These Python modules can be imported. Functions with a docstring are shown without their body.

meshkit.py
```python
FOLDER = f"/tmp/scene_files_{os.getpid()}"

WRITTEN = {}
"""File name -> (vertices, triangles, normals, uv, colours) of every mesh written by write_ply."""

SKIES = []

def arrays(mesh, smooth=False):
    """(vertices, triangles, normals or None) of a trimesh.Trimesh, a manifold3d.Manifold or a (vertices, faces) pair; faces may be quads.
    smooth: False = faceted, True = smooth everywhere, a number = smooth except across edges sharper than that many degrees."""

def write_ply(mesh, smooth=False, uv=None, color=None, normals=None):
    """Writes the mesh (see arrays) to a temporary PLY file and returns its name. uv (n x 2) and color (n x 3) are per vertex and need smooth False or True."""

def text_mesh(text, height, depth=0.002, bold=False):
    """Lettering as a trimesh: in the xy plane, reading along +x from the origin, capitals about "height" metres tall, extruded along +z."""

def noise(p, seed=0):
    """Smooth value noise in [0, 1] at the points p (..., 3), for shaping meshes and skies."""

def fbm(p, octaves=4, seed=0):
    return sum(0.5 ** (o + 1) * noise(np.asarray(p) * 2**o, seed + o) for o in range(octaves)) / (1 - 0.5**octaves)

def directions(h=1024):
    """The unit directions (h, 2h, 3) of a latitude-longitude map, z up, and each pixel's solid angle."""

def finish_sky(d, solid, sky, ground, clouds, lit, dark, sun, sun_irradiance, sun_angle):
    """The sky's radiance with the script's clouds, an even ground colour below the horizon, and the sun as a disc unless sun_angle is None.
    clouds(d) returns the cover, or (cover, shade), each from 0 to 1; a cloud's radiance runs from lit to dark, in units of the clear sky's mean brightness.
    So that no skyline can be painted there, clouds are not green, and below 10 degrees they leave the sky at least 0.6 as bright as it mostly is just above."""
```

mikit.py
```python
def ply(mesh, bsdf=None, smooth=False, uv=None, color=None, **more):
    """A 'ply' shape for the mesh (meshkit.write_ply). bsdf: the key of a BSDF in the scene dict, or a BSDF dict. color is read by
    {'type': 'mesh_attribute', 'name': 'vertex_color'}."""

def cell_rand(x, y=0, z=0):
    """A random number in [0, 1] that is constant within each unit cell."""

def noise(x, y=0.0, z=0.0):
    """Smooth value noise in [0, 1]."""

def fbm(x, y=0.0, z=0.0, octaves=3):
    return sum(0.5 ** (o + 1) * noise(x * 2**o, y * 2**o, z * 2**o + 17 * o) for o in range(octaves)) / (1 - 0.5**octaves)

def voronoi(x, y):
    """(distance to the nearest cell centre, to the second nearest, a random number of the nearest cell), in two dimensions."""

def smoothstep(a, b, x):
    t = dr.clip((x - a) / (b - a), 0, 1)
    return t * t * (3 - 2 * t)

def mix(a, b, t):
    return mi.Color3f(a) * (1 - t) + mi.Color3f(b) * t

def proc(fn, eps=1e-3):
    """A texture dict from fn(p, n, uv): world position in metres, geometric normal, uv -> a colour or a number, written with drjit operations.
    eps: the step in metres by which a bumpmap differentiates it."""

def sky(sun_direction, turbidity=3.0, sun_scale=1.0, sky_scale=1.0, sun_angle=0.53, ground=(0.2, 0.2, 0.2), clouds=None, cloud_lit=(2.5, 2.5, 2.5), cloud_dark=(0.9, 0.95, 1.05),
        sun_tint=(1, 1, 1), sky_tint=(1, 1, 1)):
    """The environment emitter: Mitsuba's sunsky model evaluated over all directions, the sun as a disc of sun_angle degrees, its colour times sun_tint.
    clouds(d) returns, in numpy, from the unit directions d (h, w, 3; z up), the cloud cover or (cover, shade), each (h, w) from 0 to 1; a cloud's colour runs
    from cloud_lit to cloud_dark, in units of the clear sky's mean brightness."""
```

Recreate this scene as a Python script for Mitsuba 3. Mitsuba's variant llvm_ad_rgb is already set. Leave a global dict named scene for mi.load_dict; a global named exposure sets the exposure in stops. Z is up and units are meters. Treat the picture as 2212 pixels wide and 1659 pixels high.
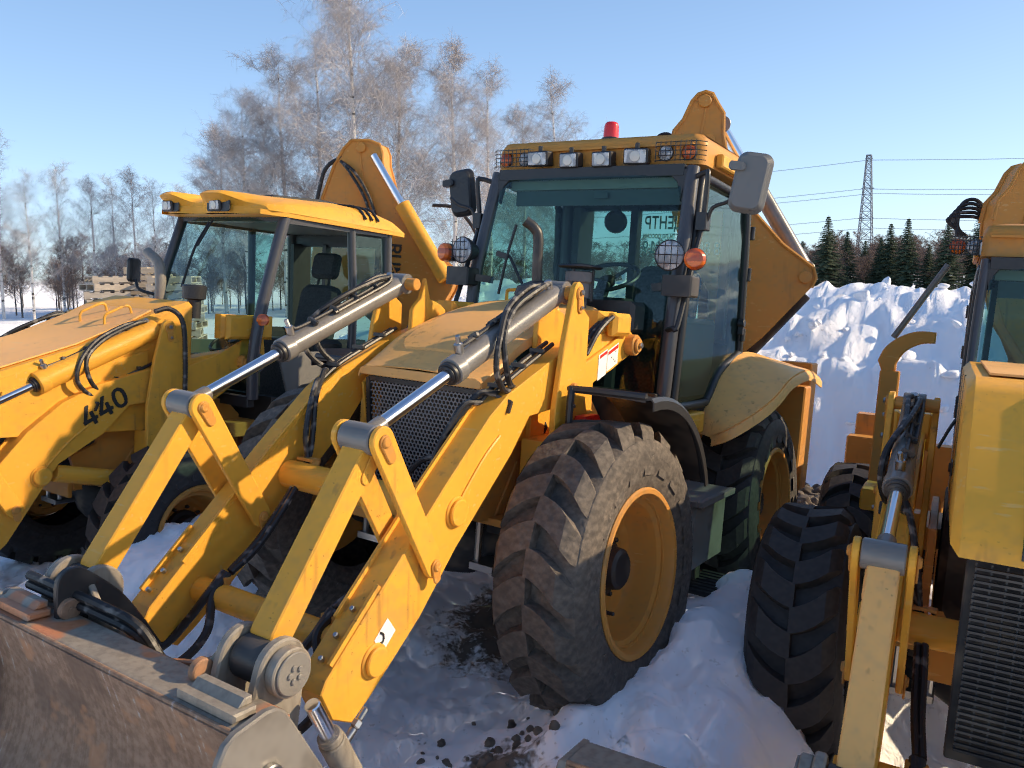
import math, random
import numpy as np, trimesh, shapely.geometry as sg, drjit as dr
import mitsuba as mi, mikit, meshkit
from mikit import noise, fbm, smoothstep, mix, proc, voronoi, cell_rand

# ------------------------------------------------------------------ camera, sky, exposure
# The frame "m" is that of the machine in the middle (x forward, y to its left, z up, origin under its front
# axle); the yard slopes a little, so G turns m into the level world (z up).
UP = np.array([0.0715, -0.0425, 0.0]); UP[2] = math.sqrt(1 - UP[0] ** 2 - UP[1] ** 2)
GX = np.array([1.0, 0, 0]) - UP[0] * UP; GX /= np.linalg.norm(GX)
G = np.array([GX, np.cross(UP, GX), UP])
CAM = np.array([3.1176, 2.2384, 1.6775])
YAW, PITCH, ROLL, FPX = 3.70834847, 0.09026335, 0.07071215, 1777.04
_f = np.array([math.cos(YAW) * math.cos(PITCH), math.sin(YAW) * math.cos(PITCH), -math.sin(PITCH)])
_r = np.cross(_f, [0, 0, 1]); _r /= np.linalg.norm(_r); _u = np.cross(_r, _f)
_u = -math.sin(ROLL) * _r + math.cos(ROLL) * _u
W = lambda p: np.asarray(p, float) @ G.T
T4 = mi.ScalarTransform4f
cam_o = W(CAM)
scene = {"type": "scene"}
scene["camera"] = {"type": "perspective", "fov_axis": "y", "fov": 2 * math.degrees(math.atan(829.5 / FPX)), "near_clip": 0.05, "far_clip": 3000.0,
    "to_world": T4().look_at(origin=cam_o.tolist(), target=(cam_o + W(_f)).tolist(), up=W(_u).tolist())}
SUN = W((-0.450, 0.728, 0.505))
scene["sky"] = mikit.sky(SUN.tolist(), turbidity=2.6, sky_scale=1.22, sky_tint=(0.97, 0.97, 1.06), ground=(0.68, 0.68, 0.68))
exposure = 2.1
labels = {}
rng = np.random.default_rng(7)

# ------------------------------------------------------------------ materials
def lin(r, g, b):
    return [((c / 255.0) / 12.92 if c <= 10 else ((c / 255.0 + 0.055) / 1.055) ** 2.4) for c in (r, g, b)]
def mat(name, col, rough=0.5, metal=0.0, **k):
    c = col if isinstance(col, dict) else {"type": "rgb", "value": list(map(float, col))}
    r = rough if isinstance(rough, dict) else float(rough)
    scene[name] = {"type": "twosided", "bsdf": {"type": "principled", "base_color": c, "roughness": r, "metallic": float(metal), **k}}
def paint(base, dirt, amount, scale=3.0):
    def fn(p, n, uv):
        a = fbm(p.x * scale, p.y * scale, p.z * scale, 4)
        b = fbm(p.x * 31, p.y * 31, p.z * 31, 3)
        run = fbm(p.x * 34 + 5, p.y * 34, p.z * 2.6, 3)              # dirt and rust runs
        t = smoothstep(0.46, 0.80, a * 0.62 + b * 0.38) * amount
        c = mix(base, dirt, t)
        c = mix(c, (0.30, 0.15, 0.05), smoothstep(0.60, 0.78, run) * smoothstep(0.45, 0.65, a) * 0.55)
        spot = fbm(p.x * 70 + 9, p.y * 70, p.z * 70, 3)
        c = mix(c, (0.15, 0.07, 0.03), smoothstep(0.74, 0.82, spot) * smoothstep(0.50, 0.62, a) * 0.5)
        scuff = fbm(p.x * 60, p.y * 12, p.z * 60 + 3, 3)
        c = mix(c, (0.66, 0.46, 0.20), smoothstep(0.66, 0.74, scuff) * smoothstep(0.52, 0.40, a) * 0.35)
        return c * (0.90 + 0.20 * noise(p.x * 2.1 + 4, p.y * 2.1, p.z * 2.1))
    return proc(fn)
YEL = (0.72, 0.350, 0.042)
def rough_of(lo, hi, sc):
    return proc(lambda p, n, uv: lo + (hi - lo) * fbm(p.x * sc, p.y * sc, p.z * sc, 3))
mat("yellow_paint", paint(YEL, (0.36, 0.22, 0.09), 0.40), rough_of(0.34, 0.55, 5.0), specular=0.25)
mat("ochre_and_shade_paint", paint((0.55, 0.245, 0.05), (0.36, 0.22, 0.10), 0.6, 2.2), rough_of(0.36, 0.62, 4.0), specular=0.25)  # ochre base; on the cab roof and booms it carries shade as colour
mat("pale_paint", paint((0.80, 0.42, 0.13), (0.46, 0.30, 0.16), 0.45, 2.6), rough_of(0.40, 0.6, 4.0), specular=0.35)  # paler, less saturated base for hoods, rear fenders and right bucket link
mat("black_plastic", (0.022, 0.023, 0.026), 0.42)
mat("black_metal", proc(lambda p, n, uv: mix((0.02, 0.02, 0.022), (0.10, 0.085, 0.07), smoothstep(0.5, 0.75, fbm(p.x * 6, p.y * 6, p.z * 6, 3)) * 0.6)), 0.45)
mat("undercarriage", proc(lambda p, n, uv: mix((0.016, 0.016, 0.018), (0.09, 0.07, 0.05), smoothstep(0.45, 0.75, fbm(p.x * 8, p.y * 8, p.z * 8, 4)))), 0.7)
mat("pillar_paint", (0.060, 0.060, 0.068), 0.30)
mat("grey_paint", proc(lambda p, n, uv: mix((0.20, 0.185, 0.165), (0.11, 0.095, 0.08), smoothstep(0.45, 0.75, fbm(p.x * 7, p.y * 7, p.z * 7, 4)) * 0.7)), 0.36, specular=0.5)
def bucket_fn(p, n, uv):
    a = fbm(p.x * 4 + 3, p.y * 4, p.z * 4, 4)
    b = fbm(p.x * 60, p.y * 60, p.z * 9, 3)
    c = mix((0.25, 0.22, 0.18), (0.185, 0.16, 0.13), smoothstep(0.3, 0.8, b)) * (0.85 + 0.3 * noise(p.x * 9, p.y * 9, p.z * 9))
    return mix(c, mix((0.36, 0.13, 0.055), (0.45, 0.20, 0.10), b), smoothstep(0.60, 0.66, a))
mat("bucket_paint", proc(bucket_fn), 0.5)
def rust_fn(p, n, uv):
    a = fbm(p.x * 45, p.y * 45, p.z * 45, 4); b = fbm(p.x * 6, p.y * 6, p.z * 6, 4); d = fbm(p.x * 1.5, p.y * 85, p.z * 1.5, 2)
    c = mix((0.19, 0.11, 0.068), (0.30, 0.19, 0.125), smoothstep(0.25, 0.75, a * 0.65 + d * 0.35))
    c = mix(c, (0.13, 0.078, 0.052), smoothstep(0.48, 0.72, b) * 0.7)
    c = mix(c, (0.40, 0.19, 0.09), smoothstep(0.60, 0.74, fbm(p.x * 11 + 4, p.y * 11, p.z * 11, 4)) * 0.6)
    return mix(c, (0.36, 0.35, 0.33), smoothstep(0.66, 0.74, d) * smoothstep(0.5, 0.7, a) * 0.6)
mat("rusty_steel", proc(rust_fn), 0.75)
mat("chrome", (0.82, 0.83, 0.86), 0.12, 1.0)
mat("steel", (0.42, 0.41, 0.40), 0.35, 1.0)
mat("cylinder_paint", proc(lambda p, n, uv: mix((0.19, 0.18, 0.17), (0.12, 0.11, 0.10), fbm(p.x * 12, p.y * 12, p.z * 12, 3))), 0.30, specular=0.6)
mat("rubber_hose", proc(lambda p, n, uv: mix((0.016, 0.016, 0.018), (0.15, 0.14, 0.13), smoothstep(0.55, 0.8, fbm(p.x * 35, p.y * 35, p.z * 35, 2)))), 0.5)
def tyre_fn(amount):
    def fn(p, n, uv):
        a = fbm(p.x * 2.6, p.y * 2.6, p.z * 2.6, 3); b = fbm(p.x * 55, p.y * 55, p.z * 55, 4); c = fbm(p.x * 30, p.y * 30, p.z * 30, 3)
        t = dr.clip(amount * (0.25 + 0.9 * a) * (0.55 + 0.7 * smoothstep(0.25, 0.78, b * 0.7 + c * 0.3)), 0, 1)
        return mix((0.024, 0.024, 0.026), mix((0.16, 0.13, 0.105), (0.25, 0.205, 0.165), b), t)
    return proc(fn)
for _n, _a, _r in (("tyre_clean", 0.16, 0.65), ("tyre_muddy", 0.56, 0.8)):
    scene[_n] = {"type": "twosided", "bsdf": {"type": "bumpmap", "scale": 1.0, "arbitrary": proc((lambda k: lambda p, n, uv: k * fbm(p.x * 42, p.y * 42, p.z * 42, 4))(0.009 if _n == "tyre_muddy" else 0.003), 2e-3), "bsdf": {"type": "principled", "base_color": tyre_fn(_a), "roughness": _r, "specular": 0.4}}}
mat("lens_clear", proc(lambda p, n, uv: mix((0.52, 0.54, 0.56), (0.25, 0.27, 0.30), smoothstep(0.35, 0.6, noise(p.x * 45, p.y * 45, p.z * 18)))), 0.12, clearcoat=1.0)
mat("lens_orange", proc(lambda p, n, uv: mix((0.75, 0.16, 0.02), (0.45, 0.07, 0.012), smoothstep(0.4, 0.6, noise(p.z * 70, p.x * 9, p.y * 9)))), 0.18, clearcoat=1.0)
mat("lens_red", (0.62, 0.012, 0.016), 0.2, clearcoat=1.0)
mat("red_paint", (0.60, 0.02, 0.015), 0.4)
mat("seat_fabric", proc(lambda p, n, uv: mix((0.02, 0.028, 0.032), (0.045, 0.055, 0.06), noise(p.x * 90, p.y * 90, p.z * 90))), 0.85)
mat("headliner", (0.36, 0.335, 0.30), 0.8)
mat("wear_grey", proc(lambda p, n, uv: mix((0.17, 0.185, 0.21), (0.11, 0.115, 0.125), fbm(p.x * 20, p.y * 60, p.z * 12, 3))), 0.45)
mat("mesh_grey", (0.20, 0.20, 0.205), 0.5)
mat("trim_grey", (0.13, 0.13, 0.135), 0.6)
mat("decal_white", (0.78, 0.78, 0.76), 0.4)
mat("decal_red", (0.60, 0.03, 0.02), 0.4)
mat("decal_black", (0.02, 0.02, 0.02), 0.5)
mat("mirror_shell", (0.15, 0.148, 0.142), 0.38)
mat("blue_plastic", (0.03, 0.10, 0.32), 0.3)
scene["window_glass"] = {"type": "thindielectric", "int_ior": 1.5, "specular_transmittance": {"type": "rgb", "value": [0.46, 0.68, 0.64]}, "specular_reflectance": {"type": "rgb", "value": [0.50, 0.60, 0.58]}}
scene["mirror_glass"] = {"type": "twosided", "bsdf": {"type": "conductor", "material": "Ag"}}

# ------------------------------------------------------------------ mesh helpers
def TM(v, f):
    return trimesh.Trimesh(np.asarray(v, float), np.asarray(f, int), process=False)
def cat(*ms):
    ms = [m for m in ms if m is not None]
    return trimesh.util.concatenate(ms) if len(ms) > 1 else ms[0]
def quads(n0, n1, closed=True):
    F = []
    for i in range(n0 - 1):
        for j in range(n1 if closed else n1 - 1):
            a, b = i * n1 + j, i * n1 + (j + 1) % n1
            F += [(a, b, b + n1), (a, b + n1, a + n1)]
    return F
def inset(p, d):
    n = len(p); out = []
    for i in range(n):
        a, b, c = p[i - 1], p[i], p[(i + 1) % n]
        e1 = (b - a) / (np.linalg.norm(b - a) + 1e-12); e2 = (c - b) / (np.linalg.norm(c - b) + 1e-12)
        n1 = np.array([-e1[1], e1[0]]); n2 = np.array([-e2[1], e2[0]])
        m = n1 + n2; m /= max(np.dot(m, m) / 2, 0.25)
        out.append(b + m * d)
    return np.array(out)
def prism(poly, a, b, axis="y", ch=0.004):
    """A plate: the outline poly (the two other axes in order) between a and b along the axis, its edges chamfered."""
    p = np.array(poly, float)
    if sg.Polygon(p).exterior.is_ccw is False: p = p[::-1]
    a, b = min(a, b), max(a, b); ch = min(ch, (b - a) * 0.4)
    q = inset(p, ch); n = len(p)
    lv = [(q, a), (p, a + ch), (p, b - ch), (q, b)]
    pts = np.vstack([np.column_stack([l, np.full(n, t)]) for l, t in lv])
    F = quads(4, n)
    try:
        import mapbox_earcut as me
        tri = np.asarray(me.triangulate_float64(q, np.array([n], np.uint32))).reshape(-1, 3)
    except Exception:
        tri = np.array([(0, i, i + 1) for i in range(1, n - 1)])
    F = F + [tuple(t[::-1]) for t in tri] + [tuple(t + 3 * n) for t in tri]
    o = {"x": [2, 0, 1], "y": [0, 2, 1], "z": [0, 1, 2]}[axis]
    m = TM(pts[:, o], F)
    if axis == "y": m.faces = m.faces[:, ::-1]
    return m
def box(x0, x1, y0, y1, z0, z1, ch=0.005):
    return prism([(x0, z0), (x1, z0), (x1, z1), (x0, z1)], y0, y1, "y", ch)
def rpoly(x0, x1, z0, z1, r, k=5):
    P = []
    for cx, cz, a0 in ((x1 - r, z1 - r, 0), (x0 + r, z1 - r, 90), (x0 + r, z0 + r, 180), (x1 - r, z0 + r, 270)):
        P += [(cx + r * math.cos(math.radians(a0 + 90 * i / k)), cz + r * math.sin(math.radians(a0 + 90 * i / k))) for i in range(k + 1)]
    return P
def stadium(p, q, rp, rq=None, k=9):
    """The outline of a link with round ends at p and q."""
    p, q = np.array(p, float), np.array(q, float); rq = rp if rq is None else rq
    d = q - p; a = math.atan2(d[1], d[0]); s = math.asin(max(-1, min(1, (rp - rq) / np.linalg.norm(d))))
    P = [p + rp * np.array([math.cos(t), math.sin(t)]) for t in np.linspace(a + math.pi / 2 - s, a + 1.5 * math.pi + s, k)]
    return P + [q + rq * np.array([math.cos(t), math.sin(t)]) for t in np.linspace(a - math.pi / 2 + s, a + math.pi / 2 - s, k)]
def frame_of(d):
    d = np.asarray(d, float); d = d / np.linalg.norm(d)
    a = np.cross(d, [0, 0, 1.0]) if abs(d[2]) < 0.95 else np.cross(d, [1.0, 0, 0])
    a /= np.linalg.norm(a); return d, a, np.cross(d, a)
def lathe(prof, p0=(0, 0, 0), d=(0, 1, 0), n=28, closed=False):
    """The profile (radius, distance along d) turned about the line p0 + t d."""
    d, a, b = frame_of(d); th = np.arange(n) * 2 * math.pi / n
    pr = list(prof) + ([prof[0]] if closed else [])
    V = np.vstack([np.asarray(p0) + t * d + r * (np.cos(th)[:, None] * a + np.sin(th)[:, None] * b) for r, t in pr])
    return TM(V, np.array(quads(len(pr), n))[:, ::-1])
def cyl(p0, p1, r, n=20, ch=None, r1=None):
    p0, p1 = np.asarray(p0, float), np.asarray(p1, float); L = np.linalg.norm(p1 - p0); r1 = r if r1 is None else r1
    ch = min(0.004, r * 0.25, L * 0.3) if ch is None else ch
    return lathe([(0, 0), (r - ch, 0), (r, ch), (r1, L - ch), (r1 - ch, L), (0, L)], p0, p1 - p0, n)
def spline(pts, k=8):
    P = np.asarray(pts, float)
    if len(P) < 3: return P
    Q = np.vstack([2 * P[0] - P[1], P, 2 * P[-1] - P[-2]]); out = []
    for i in range(1, len(Q) - 2):
        for t in np.arange(k) / k:
            out.append(0.5 * (2 * Q[i] + (Q[i + 1] - Q[i - 1]) * t + (2 * Q[i - 1] - 5 * Q[i] + 4 * Q[i + 1] - Q[i + 2]) * t * t + (3 * Q[i] - Q[i - 1] - 3 * Q[i + 1] + Q[i + 2]) * t ** 3))
    return np.vstack(out + [P[-1]])
def tube(pts, r, n=8, k=8, sm=True):
    P = spline(pts, k) if sm else np.asarray(pts, float)
    t = np.gradient(P, axis=0); t /= np.linalg.norm(t, axis=1, keepdims=True) + 1e-12
    a = frame_of(t[0])[1]; V = []; th = np.arange(n) * 2 * math.pi / n
    R = np.broadcast_to(r, (len(P),))
    for i in range(len(P)):
        a = a - t[i] * (a @ t[i]); a /= np.linalg.norm(a); b = np.cross(t[i], a)
        V.append(P[i] + R[i] * (np.cos(th)[:, None] * a + np.sin(th)[:, None] * b))
    V = np.vstack(V + [P[:1], P[-1:]]); m = len(P) * n
    F = quads(len(P), n) + [(m, (j + 1) % n, j) for j in range(n)] + [(m + 1, m - n + j, m - n + (j + 1) % n) for j in range(n)]
    return TM(V, F)
def bar(p0, p1, w, h, ch=0.004, up=(0, 0, 1)):
    p0, p1 = np.asarray(p0, float), np.asarray(p1, float); d = p1 - p0; L = np.linalg.norm(d); d /= L
    up = np.asarray(up, float) if abs(d @ np.asarray(up, float)) < 0.98 else np.array([0, 1.0, 0]); s = np.cross(d, up); s /= np.linalg.norm(s); u = np.cross(s, d)
    m = prism([(-w / 2, -h / 2), (w / 2, -h / 2), (w / 2, h / 2), (-w / 2, h / 2)], 0, L, "z", ch)
    v = np.array(m.vertices); m.vertices = p0 + v[:, :1] * s + v[:, 1:2] * u + v[:, 2:] * d
    return m
def sheet(grid, th=0.0):
    """A curved sheet over a grid of points (n, m, 3), given a thickness th along its normals."""
    g = np.asarray(grid, float); n, m = g.shape[:2]
    if th == 0: return TM(g.reshape(-1, 3), quads(n, m, False))
    du, dv = np.gradient(g, axis=0), np.gradient(g, axis=1); N = np.cross(du, dv); N /= np.linalg.norm(N, axis=2, keepdims=True) + 1e-12
    A, B = g.reshape(-1, 3), (g - N * th).reshape(-1, 3); F = np.array(quads(n, m, False)); k = n * m
    F = [tuple(f) for f in F] + [tuple(f[::-1] + k) for f in F]
    rim = [i for i in range(m)] + [i * m + m - 1 for i in range(1, n)] + [(n - 1) * m + j for j in range(m - 2, -1, -1)] + [i * m for i in range(n - 2, 0, -1)]
    for i in range(len(rim)):
        a, b = rim[i], rim[(i + 1) % len(rim)]; F += [(a, a + k, b + k), (a, b + k, b)]
    return TM(np.vstack([A, B]), F)
def quadglass(pts, name=None, k=1):
    a, b, c, d = [np.asarray(q, float) for q in pts]
    return TM([a, b, c, d], [(0, 1, 2), (0, 2, 3)])
def mirror_y(m):
    return TM(np.array(m.vertices) * [1, -1, 1], np.array(m.faces)[:, ::-1])
def mv(m, M):
    v = np.array(m.vertices) @ np.asarray(M)[:3, :3].T + np.asarray(M)[:3, 3]; return TM(v, m.faces)
def rot(axis, deg, c=(0, 0, 0)):
    return trimesh.transformations.rotation_matrix(math.radians(deg), axis, c)
def shift(x, y, z):
    return trimesh.transformations.translation_matrix((x, y, z))
def text(s, h, origin, right, up, depth=0.003, bold=True, mirror=False):
    m = meshkit.text_mesh(s, h, depth, bold); v = np.array(m.vertices)
    right, up = np.asarray(right, float), np.asarray(up, float); n = np.cross(right, up)
    if mirror: pass
    return TM(np.asarray(origin) + v[:, :1] * right + v[:, 1:2] * up + v[:, 2:] * n, m.faces)

# ------------------------------------------------------------------ things and parts
used = {}
def numbered(key):
    n = used.get(key, -1) + 1; used[key] = n
    return key if n == 0 else f"{key}_{n:03d}"
class Thing:
    def __init__(self, name, label, category, M=None, group=None):
        self.key = numbered(name); self.M = np.eye(4) if M is None else M
        labels[self.key] = {"label": label, "category": category}
        if group: labels[self.key]["group"] = group
    def at(self, m):
        return TM(W(np.array(m.vertices) @ self.M[:3, :3].T + self.M[:3, 3]), m.faces)
    def part(self, path, mesh, bsdf, smooth=38, label=None, kind=None):
        key = numbered(self.key + "__" + path)
        scene[key] = mikit.ply(self.at(mesh), bsdf, smooth=smooth)
        if label or kind:
            labels[key] = {**({"label": label} if label else {}), **({"kind": kind} if kind else {})}
        return key[len(self.key) + 2:]
def single(name, mesh, bsdf, label, category, group=None, smooth=38, kind=None, world=False):
    key = numbered(name)
    m = mesh if world else TM(W(mesh.vertices), mesh.faces)
    scene[key] = mikit.ply(m, bsdf, smooth=smooth)
    labels[key] = {k: v for k, v in dict(label=label, category=category, group=group, kind=kind).items() if v}
    return key
# ------------------------------------------------------------------ the snow yard
def graded(a, b, lo, hi, s0, g=1.13):
    """Coordinates from a to b: spacing s0 between lo and hi, growing by g outside."""
    mid = list(np.arange(lo, hi, s0)); l, r = [], []
    x, s = lo, s0
    while x > a: s *= g; x -= s; l.append(x)
    x, s = mid[-1], s0
    while x < b: s *= g; x += s; r.append(x)
    return np.array(l[::-1] + mid + r)
# heights in the frame of the middle machine: (x, y, z, reach)
CTRL = np.array([(0.0, 0.77, -0.04, .45), (-0.5, 0.7, -0.04, .4), (0, -0.77, -0.04, .5), (-2.0, 0.77, -0.05, .5), (-2.0, -0.77, -0.05, .5), (-1, 0, -0.05, .6), (0.8, 0.0, -0.06, .5), (0.6, 0.75, -0.05, .3), (1.3, 0.6, -0.10, .5), (2.2, 0.4, -0.15, .8), (3.2, 2.2, -0.15, .9),
    (1.5, 1.6, -0.12, .5), (2.0, -1.0, -0.2, .7), (0.15, 1.17, 0.36, .24), (-0.35, 1.17, 0.45, .22), (-0.85, 1.16, 0.48, .22), (-1.35, 1.16, 0.42, .24), (0.52, 1.15, 0.24, .22), (-1.9, 1.16, 0.10, .3), (0.95, 1.12, 0.0, .25), (-0.6, 1.75, -0.38, .35), (-1.2, 1.6, -0.36, .35), (0.1, 1.7, -0.30, .35), (-2.8, 1.4, -0.40, .5), (-1, 2.6, -0.38, .6), (-2.9, 2.8, -0.38, .6), (0.6, 2.2, -0.25, .5),
    (0.85, -1.55, 0.16, .28), (0.55, -1.62, 0.28, .28), (0.25, -1.70, 0.36, .26), (-0.1, -1.72, 0.34, .28), (1.25, -1.65, 0.05, .3), (1.3, -1.1, -0.10, .4), (0.9, -0.9, -0.10, .3), (0, -2.2, -0.30, .3), (0, -3.4, -0.34, .5), (-2, -2.2, -0.34, .5), (-2, -3.6, -0.34, .6), (1.5, -2.8, -0.30, .8), (1.0, -2.1, 0.0, .35), (-1, -1.45, 0.1, .4),
    (-4, 0.5, 0.02, .8), (-4.5, -1.5, 0.1, 1.0), (-4, 2.2, -0.1, .9), (-5.0, 1.0, 0.12, .8), (4, -3, -0.3, 1.2), (4, 4, -0.2, 1.2)])
_rb = np.random.default_rng(77)      # blocks of snow that tumbled on the heap
BLOCKS = [(_rb.uniform(-10.3, -5.6), _rb.uniform(-9, 11), r, r * _rb.uniform(0.15, 0.5)) for r in _rb.uniform(0.08, 0.55, 700) ** 1.1]
LUMPS = [(_rb.uniform(-3, 3), _rb.uniform(-2.8, 2.6), r, r * _rb.uniform(0.15, 0.45)) for r in _rb.uniform(0.04, 0.16, 520)]
STEPS = []
for _x, _y, _a, _n in ((2.1, 0.95, 3.0, 9), (1.9, -0.2, 2.75, 8), (0.9, 0.2, 4.2, 5), (1.7, 1.25, 3.35, 8)):
    for _k in range(_n):
        _s = 0.045 * (1 if _k % 2 else -1) * 2.2
        STEPS.append((_x + math.cos(_a) * 0.31 * _k - math.sin(_a) * _s + _rb.normal(0, 0.03), _y + math.sin(_a) * 0.31 * _k + math.cos(_a) * _s + _rb.normal(0, 0.03), _a + _rb.normal(0, 0.15)))
PEAKS = (13, 14, 15, 16, 17, 18, 27, 28, 29, 30)
def ground_w(x, y):
    """Height of the snow (world) over world x, y."""
    x, y = np.asarray(x, float), np.asarray(y, float)
    far = np.full(x.shape, 0.0)
    cw = W(CTRL[:, :3]); num = far * 0.05; den = np.full(x.shape, 0.05)
    r = np.hypot(x + 1, y); 
    for i, (c, s) in enumerate(zip(cw, CTRL[:, 3])):
        w = np.exp(-((x - c[0]) ** 2 + (y - c[1]) ** 2) / (2 * s * s)) * (6.0 if i in PEAKS else 1.0)
        num = num + w * c[2]; den = den + w
    z = num / den
    p = np.stack([x, y, np.zeros_like(x)], -1)
    n1 = meshkit.fbm(p * 1.3, 4, 3) - 0.5; n2 = meshkit.fbm(p * 5.5, 3, 11) - 0.5
    z = z + 0.15 * n1 + 0.10 * n2 * np.exp(-((np.hypot(x, y) / 14) ** 2)) + 0.034 * (meshkit.fbm(p * 19, 3, 5) - 0.5)
    yard = (np.abs(x) < 4.5) & (np.abs(y) < 3.2)
    if yard.any():
        cx, cy, add = x[yard], y[yard], np.zeros(yard.sum())
        for bx, by, br, bh in LUMPS:
            q = (cx - bx) ** 2 + (cy - by) ** 2; k = q < br * br
            if k.any(): add[k] = np.maximum(add[k], bh * np.minimum(1.0, 1.6 * (1 - q[k] / (br * br))))
        for fx, fy, fa in STEPS:                      # boot prints
            u = (cx - fx) * math.cos(fa) + (cy - fy) * math.sin(fa); v = -(cx - fx) * math.sin(fa) + (cy - fy) * math.cos(fa)
            q = (u / 0.15) ** 2 + (v / (0.062 - 0.10 * u)) ** 2; add = add - 0.045 * (1 / (1 + q ** 4)) + 0.014 * np.exp(-((q - 1.6) ** 2) * 3)
        z[yard] = z[yard] + add
    # the heap that was pushed up behind the machines
    lump = meshkit.fbm(p * 0.9, 4, 21); lump2 = meshkit.fbm(p * 2.6, 4, 33); lump3 = meshkit.fbm(p * 7.0, 3, 8)
    e = -5.55 - 0.35 * (lump - 0.5) * 2 - 0.15 * np.sin(y * 1.1)
    d = e - x
    sm = lambda a, b, v: (lambda t: t * t * (3 - 2 * t))(np.clip((v - a) / (b - a), 0, 1))
    prof = 0.88 * sm(-0.15, 0.85, d) + 0.62 * sm(0.4, 3.6, d)
    top = 0.55 * (lump - 0.45) * sm(0.6, 2.0, d) + 0.30 * (lump2 - 0.5) * sm(0.5, 1.3, d) + 0.09 * (lump3 - 0.5) * sm(0.35, 0.9, d)
    cov = np.zeros_like(z); near = (x > -11) & (x < -5.0) & (np.abs(y) < 12)
    if near.any():
        cx, cy, add = x[near], y[near], np.zeros(near.sum())
        for bx, by, br, bh in BLOCKS:
            q = (cx - bx) ** 2 + (cy - by) ** 2; k = q < br * br
            if k.any(): add[k] = np.maximum(add[k], bh * np.minimum(1.0, 1.9 * (1 - q[k] / (br * br))) ** 0.8)
        cov[near] = add
    top = top + cov * (0.12 + 0.88 * sm(0.45, 0.9, d)) * sm(-0.2, 0.2, d)
    side = sm(-9.0, -6.2, y) * (1 - sm(9, 13, y)) * (1 - sm(4.2, 8.5, d))
    z = z + side * (prof + top)
    return z
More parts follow.
